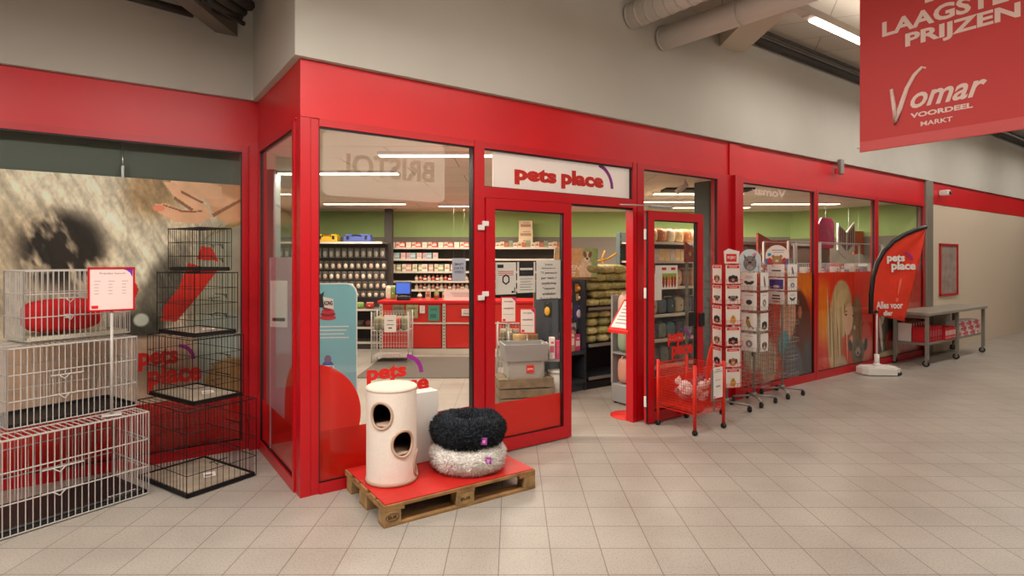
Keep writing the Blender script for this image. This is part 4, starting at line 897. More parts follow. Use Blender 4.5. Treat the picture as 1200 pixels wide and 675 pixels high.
# ---- grey table on castors at the right, with goods on its shelf
tb = F(9.72, -.52); TL, TW, TH = 2.6, .50, .88
t = T('rolling_table', 'long grey table on castors, at the right beyond the feather flag', 'table', tb, AZ)
m = mat('table_grey', (138, 132, 122), .45, metal=.2)
O('tabletop', MB().bbox(-.06, TL+.06, -.05, TW+.02, TH-.05, TH, .008), mat('table_top', (150, 144, 132), .4), t)
O('lower_shelf', MB().bbox(.02, TL-.02, .02, TW-.02, .34, .375, .004), m, t)
O('end_rail', MB().bbox(-.02, .02, 0, TW, TH-.1, TH-.05, .004), m, t)
for x in (0, TL/2, TL):
    for y in (0, TW-.04):
        le = O('leg', MB().bbox(x-.025, x+.025, y-.02, y+.03, .12, TH-.05, .004), m, t)
        mb = MB(); mb.cyl((x-.015, y+.02, .05), (x+.015, y+.02, .05), .05, 16); mb.cyl((x-.018, y+.02, .05), (x+.018, y+.02, .05), .03, 14, 1); mb.bbox(x-.024, x+.024, y-.005, y+.03, .06, .125, .005, 1); O('caster', mb, [BLACK, GREYM], le)
bk = {}
def goods(kind, dims, m1, m2):
    key = (kind, dims, m1.name)
    if key not in bk:
        w_, d_, h_ = dims; mb = MB(); mb.bbox(-w_/2, w_/2, -d_/2, d_/2, 0, h_, min(dims)*.08)
        mb.box(-w_*.35, w_*.35, -d_/2-.001, -d_/2, h_*.35, h_*.75, 1); mb.box(-w_*.2, w_*.2, -d_/2-.002, -d_/2-.001, h_*.12, h_*.24, 1); bk[key] = mb.mesh(kind, [m1, m2])
    return bk[key]
PRED = mat('pack_red', (200, 30, 34), .5); PPINK = mat('pack_pink', (216, 120, 136), .5)
for k in range(13):
    x = .08+k*.052; z = .376; p = tb+U*x+N*.14
    tag(link('book', goods('book', (.028, .2, .25), PRED, PAPER if k % 2 else PPINK), None, (p.x, p.y, z), AZ+R(6 if k % 4 == 1 else 0)), 'thin red upright book in the row on the left of the table shelf', 'book', 'red books on the rolling table shelf')
for k in range(10):
    x = .78+k*.046; z = .376; p = tb+U*x+N*.10
    tag(link('book', goods('book', (.03, .2, .21), PRED, WHITE), None, (p.x, p.y, z), AZ), 'thin red upright book in the row on the right of the table shelf', 'book', 'red books on the rolling table shelf, middle leg')
for k in range(12):
    for j in range(3):
        x = 1.47+k*.088; p = tb+U*x+N*(.12+.02*((k*3+j) % 2)); tag(link('carton', goods('carton', (.085, .2, .085), WHITE if (k+j) % 4 else PPINK, PRED), None, (p.x, p.y, .376+j*.088), AZ), 'small white carton in the stacks at the far end of the table shelf', 'box', 'white cartons on the rolling table shelf')
for k in range(13):
    x = .1+k*.052; p = tb+U*x+N*.36
    tag(link('book', goods('book', (.028, .2, .3), PAPER if k % 2 == 0 else PRED, PPINK), None, (p.x, p.y, .376), AZ), 'tall upright book in the back row of the table shelf', 'book', 'tall books in the back row of the table shelf')
# ---- posters on the wall beyond
for k, s_ in enumerate((11.75,)):
    t = T('framed_poster', 'red-framed grey poster on the beige wall, %s' % ('nearest the grey post' if k == 0 else 'the further one'), 'poster', F(s_, -.001, 1.05), AZ)
    mb = MB(); mb.box(0, .9, -.03, 0, 0, .04); mb.box(0, .9, -.03, 0, .96, 1.0); mb.box(0, .04, -.03, 0, 0, 1); mb.box(.86, .9, -.03, 0, 0, 1); O('frame', mb, REDD, t)
    O('sheet', MB().box(.03, .87, -.012, -.001, .03, .97), mat('poster_grey', (150, 132, 122), .6, noise=.25, nscale=6), t)
q = F(11.7, -.01, 2.95); t = T('wall_camera', 'small white box camera fixed to the far red band', 'camera', q, AZ); O('housing', MB().bbox(0, .12, -.16, 0, 0, .1, .015), WHITE, t); O('lens', MB().cyl((.06, -.16, .04), (.06, -.18, .04), .03, 14), BLACK, t)
# ---- banner
bl = Vector((2.83, 4.70, 0)); BRZ = AZ-R(90)
t = T('hanging_banner', 'red hanging banner with white lettering at the upper right', 'banner', (bl.x, bl.y, 2.6), BRZ)
BANM = mat('banner_red', (206, 62, 62), .6); W_ = 1.05; Hn = 1.75
mb = MB(); mb.box(0, W_, -.001, .001, .085, Hn); O('banner_cloth', mb, BANM, t)
O('hem', MB().bbox(0, W_, -.006, .006, 0, .085, .004), mat('banner_hem', (216, 92, 92), .6), t)
mb = MB(); mb.cyl((-.02, 0, .04), (W_+.02, 0, .04), .005, 8); mb.cyl((-.02, 0, Hn), (W_+.02, 0, Hn), .012, 8); O('rail', mb, WHITE, t)
mb = MB(); mb.bar((.1, 0, Hn), (.1, 0, Hn+.28), .003); mb.bar((W_-.1, 0, Hn), (W_-.1, 0, Hn+.28), .003); O('hanging_wire', mb, STEEL, t)
def bpx(px, py):
    k = (px-600)/FPX; dx, dy = .575, -.818; tt = (k*bl.y-bl.x)/(dx-k*dy); Y = bl.y+dy*tt; return tt, EYE+(HY-py)*Y/FPX-2.6
mb = MB(); yb = -.003
xa, za = bpx(1034, 44); xb_, zb_ = bpx(1041, 25)
add_text(mb, 'LAAGSTE', xa, W_-.1, za, zb_+.005, yb, bold=.035)
xa2, za2 = bpx(1061, 60); add_text(mb, 'PRIJZEN', xa2, W_-.04, bpx(1061, 60)[1], bpx(1061, 40)[1], yb, bold=.035)
add_text(mb, 'DE', bpx(1084, 4)[0], bpx(1084, 4)[0]+.2, bpx(1084, 4)[1], bpx(1084, 4)[1]+.13, yb, bold=.035)
O('lettering', mb, mat('banner_white', (240, 214, 206), .6), t)
mb = MB(); V = [bpx(*q) for q in ((1045, 105), (1048, 124), (1050, 145), (1055, 128), (1063, 104), (1072, 88), (1081, 79), (1085, 80))]
mb.tube([(x, yb-.004, z) for x, z in V], [.012, .016, .017, .017, .015, .014, .011, .007], 8)
x0, z0 = bpx(1067, 128); add_text(mb, 'omar', x0, W_-.22, z0, z0+.115, yb, bold=.02, shear=.35)
x0, z0 = bpx(1067, 139); add_text(mb, 'VOORDEEL', x0, W_-.30, z0, z0+.038, yb, bold=.04)
x0, z0 = bpx(1079, 148); add_text(mb, 'MARKT', x0, W_-.42, z0, z0+.034, yb, bold=.02); O('emblem', mb, mat('banner_white', (0, 0, 0)), t)
# ---- lit sign boards across the hall (seen in the panes)
def lit_sign(s0, s1, d, z0, z1, body, label, board=True):
    t = T('shop_sign', label, 'sign', F(s0, d, z0), AZ); w_ = s1-s0; h = z1-z0; r = .12
    if board:
        pts = []
        for cx, cz, a0 in ((w_-r, r, -90), (w_-r, h-r, 0), (r, h-r, 90), (r, r, 180)):
            pts += [(cx+r*math.cos(R(a0+i*15)), cz+r*math.sin(R(a0+i*15))) for i in range(7)]
        O('light_box', MB().prism(pts, 0, .08, 'xz'), mat('backlit_white', (255, 236, 216), .4, emit=4), t)
    m_ = mat('sign_grey_letters', (150, 128, 112), .5, emit=3.0) if board else mat('lit_letters', (255, 225, 215), .4, emit=3)
    mb = MB(); add_text(mb, body, w_*.1, w_*.9, h*.32, h*.68, .09, bold=.03, flip=True); O('lettering', mb, m_, t)
lit_sign(2.02, 4.45, -6.09, 2.9, 4.06, 'BRISTOL', 'white backlit sign across the hall, mirrored in the main window')
lit_sign(14.9, 17.3, -6.09, 3.55, 4.25, 'Vomar', 'glowing letters across the hall, mirrored in the window right of the pillar', False)
# ================================================================== INSIDE THE SHOP
SHW = mat('shelf_white', (206, 196, 180), .5)
def shelf_unit(name, label, loc, rz, w_, d_, zs, H, m_back, m_shelf, cat='shelving', sides=None, base=.1, strip=None, group=None):
    t = T(name, label, cat, loc, rz, group)
    O('back_panel', MB().box(0, w_, d_-.03, d_, 0, H), m_back, t)
    O('plinth', MB().box(0, w_, .02, d_-.03, 0, base), m_back, t)
    for x in ((0, .03), (w_-.03, w_)):
        mb = MB(); mb.box(x[0], x[1], d_*.0+.02 if sides else d_-.08, d_-.03, base, H)
        z = base+.05
        while z < H-.05 and not sides: mb.box(x[0]+.01, x[1]-.01, d_-.085, d_-.08, z, z+.03, 1); z += .08
        O('upright', mb, [sides or m_back, BLACK], t)
    for z in zs:
        sh = O('shelf', MB().box(.03, w_-.03, .0, d_-.03, z-.025, z), m_shelf, t)
        O('price_strip', MB().box(.03, w_-.03, -.012, .0, z-.035, z+.005), strip or SHW, sh)
    return t
PM = {}
def pack(kind, w_, d_, h_, c1, c2):
    key = (kind, w_, d_, h_, c1, c2)
    if key in PM: return PM[key]
    m1 = mat('pack_%d_%d_%d' % c1, c1, .5); m2 = mat('pack_%d_%d_%d' % c2, c2, .5); mb = MB()
    if kind == 'bottle':
        r = w_/2; mb.lathe([(r*.9, 0), (r, h_*.05), (r, h_*.6), (r*.45, h_*.78), (r*.4, h_*.82)], 12); mb.lathe([(r*.5, h_*.82), (r*.5, h_), (0, h_)], 12, mi=1); mb.lathe([(r*1.02, h_*.15), (r*1.02, h_*.5)], 12, mi=1)
    elif kind == 'box':
        mb.bbox(-w_/2, w_/2, -d_/2, d_/2, 0, h_, .003); mb.box(-w_*.38, w_*.38, -d_/2-.001, -d_/2, h_*.3, h_*.62, 1); mb.box(-w_*.2, w_*.3, -d_/2-.001, -d_/2, h_*.72, h_*.82, 1)
    elif kind == 'bag':
        mb.ell((0, 0, h_*.47), w_/2, d_/2, h_*.47, 14, 10, p=.55); mb.box(-w_*.42, w_*.42, -.006, .006, h_*.9, h_, 1); mb.ell((0, -d_*.28, h_*.45), w_*.3, d_*.23, h_*.25, 12, 6, 1)
    elif kind == 'hang':                                   # blister card with a rounded item, on a peg
        mb.box(-w_/2, w_/2, .0, .004, 0, h_); mb.ell((0, -.012, h_*.4), w_*.36, .02, h_*.3, 10, 6, 1); mb.bar((0, .06, h_*.93), (0, -.02, h_*.93), .003, 4, 1)
    PM[key] = mb.mesh(kind, [m1, m2]); return PM[key]
def put(name, me, p, rz, label, cat, group): return tag(link(name, me, None, p, rz), label, cat, group)
# ---- bottle rack at the left of the back of the shop
t = shelf_unit('wall_shelving', 'tall dark shelving packed with hanging packs, left of the till counter', (-6.2, 11.25, 0), 0, 3.7, .6, [.14, .43, .78, 2.09], 2.092, mat('pegboard_dark', (62, 58, 54), .8), mat('shelf_grey', (120, 112, 102), .5))
C5 = [(214, 196, 174), (198, 184, 166), (226, 212, 192), (180, 160, 140), (206, 170, 150)]
rows = [(1.78, .2, 'hang', (120, 118, 110), (190, 188, 178)), (1.55, .17, 'hang', None, None), (1.34, .17, 'hang', None, None), (1.15, .16, 'hang', None, None), (.98, .14, 'hang', None, None)]
for r_, (z, h_, kd, c1, c2) in enumerate(rows):
    for k in range(24):
        x = -5.55+k*.128+(.03 if r_ % 2 else 0); me = pack('hang', .1, .02, h_, c1 or (92, 84, 76), c2 or C5[(k*3+r_) % 5])
        put('hanging_pack', me, (x, 11.62, z), 0, 'small pale hanging pack in row %s from the top of the dark shelving' % ['one', 'two', 'three', 'four', 'five'][r_], 'pet product', 'hanging packs, row %s of the dark shelving' % ['one', 'two', 'three', 'four', 'five'][r_])
for k in range(14):
    put('treat_pack', pack('bag', .16, .14, .12, [(120, 150, 60), (180, 50, 40), (200, 190, 160), (60, 60, 64)][k % 4], (230, 220, 200)), (-5.4+k*.2, 11.4, .785), 0, 'small coloured treat pack on the shelf under the hanging packs', 'pet product', 'treat packs low on the dark shelving')
    put('treat_pack', pack('bag', .17, .14, .11, [(70, 64, 60), (120, 40, 36), (150, 130, 100)][k % 3], (90, 80, 70)), (-5.4+k*.2, 11.4, .435), 0, 'small dark treat pack on the lowest filled shelf of the dark shelving', 'pet product', 'dark treat packs low on the dark shelving')
for x, c, nm in ((-3.62, (214, 164, 30), 'yellow'), (-3.03, (70, 84, 150), 'blue')):
    t = T('tool_case', '%s plastic case with black lid catches on top of the dark shelving' % nm, 'case', (x, 11.4, 2.09), 0); m = mat('case_'+nm, c, .5); wq = .2 if nm == 'yellow' else .27
    O('case_body', MB().bbox(-wq, wq, -.12, .12, 0, .11, .015), m, t); O('lid', MB().bbox(-wq+.02, wq-.02, -.11, .11, .11, .15, .012), m, t)
    mb = MB(); mb.tube([(-.08, -.125, .1), (-.08, -.14, .14), (.08, -.14, .14), (.08, -.125, .1)], .008, 6); O('handle', mb, BLACK, t)
    for sx_ in (-wq*.65, wq*.65): O('latch', MB().bbox(sx_-.025, sx_+.025, -.13, -.12, .05, .12, .003), BLACK, t)
# ---- shelving behind the counter
t = shelf_unit('back_shelving', 'dark shelving with small pale packs behind the till counter', (-2.62, 12.02, 0), 0, 3.7, .5, [.9, 1.12, 1.30, 1.5, 1.76, 2.0], 2.1, mat('pegboard_dark', (62, 58, 54)), SHW)
for zi, (z, xa, xb, cols_, hh, kd, nm) in enumerate([(2.0, -2.5, -.85, [(236, 220, 200), (228, 206, 186), (206, 90, 80)], .11, 'box', 'top'), (1.76, -2.5, -1.5, [(226, 150, 160), (120, 170, 176), (206, 190, 170)], .13, 'box', 'second'),
        (1.50, -2.5, -1.0, [(224, 208, 188), (150, 160, 110), (232, 220, 200), (190, 150, 130)], .15, 'box', 'third'), (1.30, -2.0, -.7, [(226, 212, 190), (206, 170, 140), (190, 60, 50)], .12, 'bottle', 'fourth'), (1.12, -2.0, -.7, [(232, 222, 206), (206, 186, 160), (180, 90, 70)], .12, 'bottle', 'fifth')]):
    x = xa; k = 0
    while x < xb:
        wd = .075 if kd == 'bottle' else [.1, .08, .12][(k+zi) % 3]
        put('small_pack' if kd == 'box' else 'small_bottle', pack(kd, wd, .09, hh, cols_[k % len(cols_)], cols_[(k+1) % len(cols_)]), (x, 12.12, z), 0, 'small pale %s on the %s shelf behind the till counter' % ('carton' if kd == 'box' else 'bottle', nm), 'pet product', 'packs on the %s shelf behind the counter' % nm)
        x += wd+.012; k += 1
# upper boxes seen through the left door leaf
x = -.2; 
for k in range(15):
    hh = [.1, .12, .1, .14][k % 4]
    put('product_carton', pack('box', .085, .1, hh, [(228, 210, 186), (214, 190, 160), (196, 90, 60), (120, 150, 120)][k % 4], (150, 110, 80)), (-.3+k*.092, 12.12, 2.0), 0, 'small carton on the top shelf seen through the left door leaf', 'pet product', 'cartons on the top shelf behind the door leaf')
for z, nm in ((2.11, 'lower'), (2.30, 'middle'), (2.49, 'top')):
    pass
for k, (z, nm) in enumerate(((2.0, 'lowest'), (2.19, 'middle'), (2.38, 'top'))):
    put('carton', pack('box', .3 if k < 2 else .28, .2, .188, (222, 200, 166), (170, 134, 98)), (.29, 12.30, z), 0, 'beige printed carton, %s of the stack of three on the back shelving' % nm, 'box', 'stack of beige cartons on the back shelving')
t = T('poster_board', 'blue-grey poster board hanging in front of the back shelving', 'poster', (-1.02, 11.1, 1.33), 0)
O('board', MB().box(-.13, .13, 0, .01, 0, .44), mat('poster_blue', (150, 160, 178), .6), t); mb = MB()
for k, tx in enumerate(('SMART', 'DATE', 'WEEKS')): add_text(mb, tx, -.09, .09, .3-k*.075, .35-k*.075, -.001, bold=.02)
O('print', mb, mat('poster_navy', (60, 66, 96), .7), t); O('cord', MB().bar((-.1, .005, .44), (-.1, .005, ZC-1.33), .002).bar((.1, .005, .44), (.1, .005, ZC-1.33), .002), GREYM, t)
# ---- till counter
ct = T('till_counter', 'long red till counter with pale perforated uprights', 'counter', (-2.45, 10.65, 0), 0)
O('counter_body', MB().box(.0, 3.45, .03, .75, .1, .93), mat('counter_side', (150, 30, 26), .5), ct)
O('plinth', MB().box(0, 3.45, .02, .75, 0, .1), SHW, ct)
O('worktop', MB().bbox(-.03, 3.48, -.03, .8, .93, .985, .008), RED, ct)
for k in range(3): O('front_panel', MB().box(.07+k*1.17, 1.14+k*1.17, .0, .03, .12, .92), mat('counter_red', (206, 34, 22), .4), ct)
for k in range(4):
    x = .01+k*1.16; mb = MB(); mb.box(x, x+.055, -.01, .03, .0, .93)
    for j in range(14): mb.box(x+.018, x+.037, -.012, -.01, .1+j*.058, .13+j*.058, 1)
    O('upright', mb, [SHW, DARK], ct)
O('shelf_rail', MB().box(.05, 3.4, -.04, -.0, .56, .585), SHW, ct)
t = T('till_monitor', 'small monitor with a blue screen on the till counter', 'monitor', (-2.06, 10.95, .985), 0)
O('stand', MB().bbox(-.1, .1, -.06, .1, 0, .02, .004).cyl((0, .03, .02), (0, .03, .12), .02, 10), BLACK, t); sc_ = O('case', MB().bbox(-.15, .15, -.02, .03, .09, .34, .008), BLACK, t)
O('screen', MB().box(-.13, .13, -.022, -.02, .115, .32), mat('screen_blue', (60, 96, 190), .4, emit=.9), sc_)
t = T('card_terminal', 'black cash terminal below the monitor on the till counter', 'terminal', (-2.02, 10.78, .985), 0); O('case', MB().bbox(-.12, .12, -.07, .07, 0, .08, .01), BLACK, t); O('keypad', MB().bbox(-.06, .06, -.05, .0, .08, .088, .002), GREYM, t)
t = T('hygiene_screen', 'wide white board standing at the right on the till counter', 'sign', (-.95, 10.8, .985), 0); O('board', MB().box(-.32, .32, 0, .01, 0, .2), PAPER, t)
mb = MB(); [mb.box(-.2+.03*k, .2-.02*k, -.002, 0, .13-.03*k, .138-.03*k) for k in range(3)]; O('print', mb, mat('grey_ink', (150, 120, 122)), t); O('foot', MB().box(-.3, .3, -.02, .05, 0, .012), WHITE, t)
for k in range(9):
    put('counter_pack', pack('box' if k % 2 else 'bottle', .09, .08, .14+.04*(k % 3), [(226, 214, 194), (190, 170, 140), (120, 140, 70), (206, 190, 170)][k % 4], (150, 80, 60)), (-1.75+k*.16, 10.96, .985), 0, 'small pale pack standing on the till counter', 'pet product', 'small packs on the till counter')
for k in range(6):
    put('hanging_glove', pack('bag', .12, .05, .26, [(206, 200, 180), (110, 140, 60), (186, 170, 140)][k % 3], (230, 224, 210)), (-2.36+.08*(k % 2), 11.06+.14*(k//2 % 2), .985+.0*k), 0, 'pale and green pouch at the left end of the till counter', 'pet product', 'pouches at the left end of the counter') if k < 4 else None
for k, (px0, px1, py0, py1, c, nm) in enumerate(((460, 474, 357, 373, (120, 110, 84), 'mottled brown'), (476, 490, 357, 373, (150, 146, 104), 'mottled olive'), (492, 498, 358, 367, (224, 206, 198), 'white'), (502, 515, 358, 376, (70, 140, 120), 'green and blue'), (541, 554, 362, 370, (228, 214, 206), 'plain white'))):
    a = at(px0, py0, 10.62); b = at(px1, py1, 10.62); t = T('counter_poster', 'small %s poster on the front of the till counter' % nm, 'poster', (a.x, 10.606, b.z), 0)
    O('sheet', MB().box(0, b.x-a.x, 0, .006, 0, a.z-b.z), mat('poster_c%d' % k, c, .6, noise=.5 if k < 2 else .15, nscale=25), t); O('print', MB().box(.04, b.x-a.x-.04, -.001, 0, (a.z-b.z)*.7, (a.z-b.z)*.8).box(.03, b.x-a.x-.06, -.001, 0, (a.z-b.z)*.2, (a.z-b.z)*.45), mat('poster_p%d' % k, [x*.75 for x in c], .6), t)
# ---- wire baskets before the counter
def basket(loc, w_, d_, H, z0, label, sign, mw, rz=0):
    t = T('wire_basket_stand', label, 'display basket', loc, rz); mb = MB()
    for x in (-w_/2, w_/2):
        for y in (-d_/2, d_/2): mb.bar((x, y, 0), (x, y, H), .011, 6)
    O('frame', mb, mw, t); mb = MB(); n = int(w_/.045)
    for y in (-d_/2, d_/2):
        for i in range(n+1): x = -w_/2+w_*i/n; mb.bar((x, y, z0), (x, y, H-.02), .003)
        for k in range(5): z = z0+(H-.02-z0)*k/4; mb.bar((-w_/2, y, z), (w_/2, y, z), .004)
    for x in (-w_/2, w_/2):
        for i in range(8): y = -d_/2+d_*i/7; mb.bar((x, y, z0), (x, y, H-.02), .003)
    mb.box(-w_/2, w_/2, -d_/2, d_/2, z0, z0+.006); mb.box(-w_/2, w_/2, -d_/2, d_/2, H*.62, H*.62+.006); O('wire_sides', mb, mw, t)
    for k in range(10):
        q = Matrix.Rotation(rz, 3, 'Z') @ Vector((-w_/2+.08+(k % 5)*(w_-.16)/4, -d_/4+(k//5)*d_/2, 0))
        put('net_bag', pack('bag', w_*.19, .14, H*.26, [(130, 128, 96), (170, 160, 130), (96, 100, 76), (190, 60, 50)][k % 4], (206, 196, 170)), (loc[0]+q.x, loc[1]+q.y, H*.62+.008), rz, 'small mottled bag lying in the %s' % sign, 'pet product', 'bags in the %s' % sign)
    return t
basket((-2.06, 9.95, 0), .62, .42, .86, .10, 'white wire basket stand in front of the till counter, left', 'left wire basket by the counter', WHITEW)
t = T('price_sign', 'white price sheet on the front of the left wire basket', 'sign', (-2.05, 9.72, .52), 0); O('sheet', MB().box(-.1, .1, 0, .006, 0, .29), PAPER, t); O('print', MB().box(-.05, .05, -.001, 0, .19, .2).box(-.06, .06, -.001, 0, .12, .13).box(-.03, .03, -.001, 0, .06, .08), INK, t)
basket((.06, 8.55, 0), .55, .42, .80, .10, 'wire basket stand seen through the left door leaf', 'wire basket behind the door leaf', WHITEW)
for px0, px1, py0, py1, Y, nm in ((587, 605, 348, 378, 8.0, 'upper'), (609, 627.5, 361.5, 391, 7.45, 'lower')):
    a = at(px0, py0, Y); b = at(px1, py1, Y); w_ = b.x-a.x; h = a.z-b.z
    t = T('sign_stand', 'white sign in a red frame inside the door leaf, the %s of the two' % nm, 'sign', ((a.x+b.x)/2, Y, 0), 0)
    O('pole', MB().cyl((0, .02, .02), (0, .02, b.z+.02), .01, 8), CHROME, t); O('foot_plate', MB().lathe([(.16, 0), (.16, .01), (.03, .02), (0, .02)], 20), GREYM, t); mb = MB(); mb.box(-w_/2, w_/2, 0, .012, b.z, a.z); f = O('frame', mb, LOGO, t)
    sh = O('sheet', MB().box(-w_/2+.014, w_/2-.014, -.003, 0, b.z+.014, a.z-.014), PAPER, t); mb = MB()
    add_text(mb, 'Verwijder', -w_*.3, w_*.3, a.z-h*.22, a.z-h*.15, -.004); add_text(mb, 'verplicht', -w_*.34, w_*.34, a.z-h*.5, a.z-h*.4, -.004); mb.box(-w_*.35, w_*.35, -.004, -.003, a.z-h*.68, a.z-h*.67)
    mb.box(-w_*.38, -w_*.2, -.004, -.003, b.z+.02, b.z+.05, 1); mb.prism([(w_/2-.06, a.z-.014), (w_/2-.016, a.z-.06), (w_/2-.015, a.z-.014)], -.004, -.003, 'xz', 2); O('print', mb, [INK, LOGO, PURPLE], sh)
# ---- grey doormat inside
a = at(447, 432, 9.22); tag(O('doormat', MB().bbox(-2.3, .75, 8.45, 10.3, .001, .012, .004), mat('mat_grey', (98, 90, 82), .95, noise=.12, nscale=40)), 'wide dark grey mat on the shop floor before the counter', 'mat')
# ---- crates behind the door leaf
q = at(617, 470, 4.9); CX = Vector((.13, 6.98, 0)); CRZ = R(12)
t = T('wooden_crate', 'grey-brown wooden slatted crate on the shop floor behind the door leaf', 'crate', CX, CRZ); WC = mat('old_wood', (128, 112, 88), .85, noise=.25, nscale=12, bump=.2); W2, D2 = .33, .2
for z in (0.005, .115, .225):
    for y in (-D2, D2-.015): O('slat', MB().bbox(-W2, W2, y, y+.015, z, z+.095, .003), WC, t)
    for x in (-W2, W2-.015): O('end_slat', MB().bbox(x, x+.015, -D2+.016, D2-.016, z, z+.095, .003), WC, t)
O('corner_posts', MB().box(-W2+.016, -W2+.05, -D2+.016, -D2+.05, 0, .32).box(W2-.05, W2-.016, -D2+.016, -D2+.05, 0, .32), WC, t); O('bottom', MB().box(-W2+.02, W2-.02, -D2+.02, D2-.02, .012, .024), WC, t); O('lid_board', MB().box(-W2, W2, -D2, D2, .321, .333), WC, t)
t = T('plastic_crate', 'pale grey plastic crate with a red label on the wooden crate', 'crate', CX+Vector((.01, 0, .334)), CRZ); GC = mat('crate_grey', (166, 164, 158), .5)
mb = MB(); mb.bbox(-.225, .225, -.15, .15, 0, .23, .012); O('lower_box', mb, GC, t)
mb = MB(); mb.add([(-.25, -.17, .2), (.25, -.17, .2), (.25, .17, .2), (-.25, .17, .2), (-.27, -.19, .40), (.27, -.19, .40), (.27, .19, .40), (-.27, .19, .40), (-.25, -.17, .40), (.25, -.17, .40), (.25, .17, .40), (-.25, .17, .40), (-.24, -.16, .24), (.24, -.16, .24), (.24, .16, .24), (-.24, .16, .24)],
    [(0, 3, 2, 1), (0, 1, 5, 4), (1, 2, 6, 5), (2, 3, 7, 6), (3, 0, 4, 7), (4, 5, 9, 8), (5, 6, 10, 9), (6, 7, 11, 10), (7, 4, 8, 11), (8, 9, 13, 12), (9, 10, 14, 13), (10, 11, 15, 14), (11, 8, 12, 15), (12, 13, 14, 15)]); O('open_top_box', mb, mat('crate_grey2', (150, 150, 148), .5), t)
O('ribs', MB().box(-.2, -.17, -.156, -.15, .02, .2).box(.17, .2, -.156, -.15, .02, .2).box(-.2, .2, -.156, -.15, .0, .03), GC, t); lb = O('crate_label', MB().box(.0, .09, -.158, -.15, .06, .15), LOGO, t); lettering('label_lettering', 'pets', .012, .078, .09, .12, -.1585, WHITE, lb)
t = T('white_bucket', 'white lidded tub standing right of the wooden crate', 'tub', (.54, 7.06, 0)); O('tub_body', MB().lathe([(.085, 0), (.10, .36)], 24), mat('tub_white', (196, 196, 190), .5), t); O('lid', MB().lathe([(.105, .36), (.105, .385), (0, .39)], 24), WHITE, t)
# ---- dark gondola seen through the doorway, parallel to the front
GD = 1.42
def hay(w_, d_, h_, k):
    key = ('hay', w_, d_, h_, k)
    if key not in PM:
        random.seed(k); mb = MB(); mb.ell((0, 0, h_/2), w_/2, d_/2, h_/2, 22, 12, 0, .05, .68)
        for sx_ in (-1, 1): mb.box(sx_*w_*.47-.012, sx_*w_*.47+.012, -d_*.34, d_*.34, h_*.46, h_*.54, 1)
        mb.ell((0, -d_*.40, h_*.5), w_*.22, d_*.09, h_*.22, 12, 6, 2)
        PM[key] = mb.mesh('hay', [mat('hay_%d' % (k % 3), [(176, 170, 104), (156, 152, 96), (190, 180, 122)][k % 3], .75, noise=.35, nscale=22, bump=.4), mat('film_clear', (190, 190, 150), .3), mat('hay_label', (186, 180, 120), .5, noise=.3, nscale=30)])
    return PM[key]
gb1 = shelf_unit('dark_gondola', 'dark grey shop gondola bay with magazines, left of the hay sacks', F(3.61, GD), AZ, .47, .5, [.14, .52], 1.45, SLATE, DARK, sides=None, strip=DARK)
O('front_board', MB().box(.03, .44, .12, .14, .80, 1.45), SLATE, gb1); O('side_wall', MB().box(.442, .472, .0, .5, 0, 1.47), DARK, gb1); O('end_board', MB().box(-.02, -.001, .0, .5, 0, 1.42), SLATE, gb1); O('edge_strip', MB().box(-.02, .0, .5, .52, 0, 1.42), mat('edge_tan', (176, 104, 60), .6), gb1); mb = MB()
for j in range(22): mb.box(.45, .462, -.003, 0, .12+j*.06, .15+j*.06)
O('slots', mb, BLACK, gb1)
gb2 = shelf_unit('dark_gondola', 'dark shop gondola bay stacked with hay sacks, seen in the open doorway', F(4.09, GD), AZ, .98, .5, [.16, .60, 1.09], 1.45, mat('black_board', (20, 20, 22), .7), DARK, sides=None, strip=GREYM)
def loc_g(s, d, z): return F(s, GD+d, z)
lay = [(.602+.113*j, 'row %s from the bottom' % ['one', 'two', 'three', 'four'][j]) for j in range(4)]
n_ = 0
for j, (z, nm) in enumerate(lay):
    for i in range(4):
        n_ += 1; put('hay_sack', hay(.235 if j % 2 else .225, .36, .112, n_ % 6), loc_g(4.23+i*.232+(.01*j), .2, z), AZ+R((i*7+j*5) % 5-2), 'flat sack of hay on the middle shelf, %s' % nm, 'sack', 'hay sacks on the middle shelf, %s' % nm)
for j in range(5):
    for i in range(3 if j % 2 else 4):
        n_ += 1
        if j == 4 and i == 3: continue
        tilt = R((i*13+j*7) % 9-4); o = put('hay_sack', hay(.30, .38, .115 if j < 3 else .13, 6+n_ % 5), loc_g(4.25+i*.24+(.12 if j % 2 else 0), .2, 1.092+.112*j), AZ+tilt, 'plump sack of hay piled on the top shelf, layer %s' % ['one', 'two', 'three', 'four', 'five'][j], 'sack', 'hay sacks piled on the top shelf, layer %s' % ['one', 'two', 'three', 'four', 'five'][j])
        if j == 4: o.scale = (1.25, 1.1, 1)
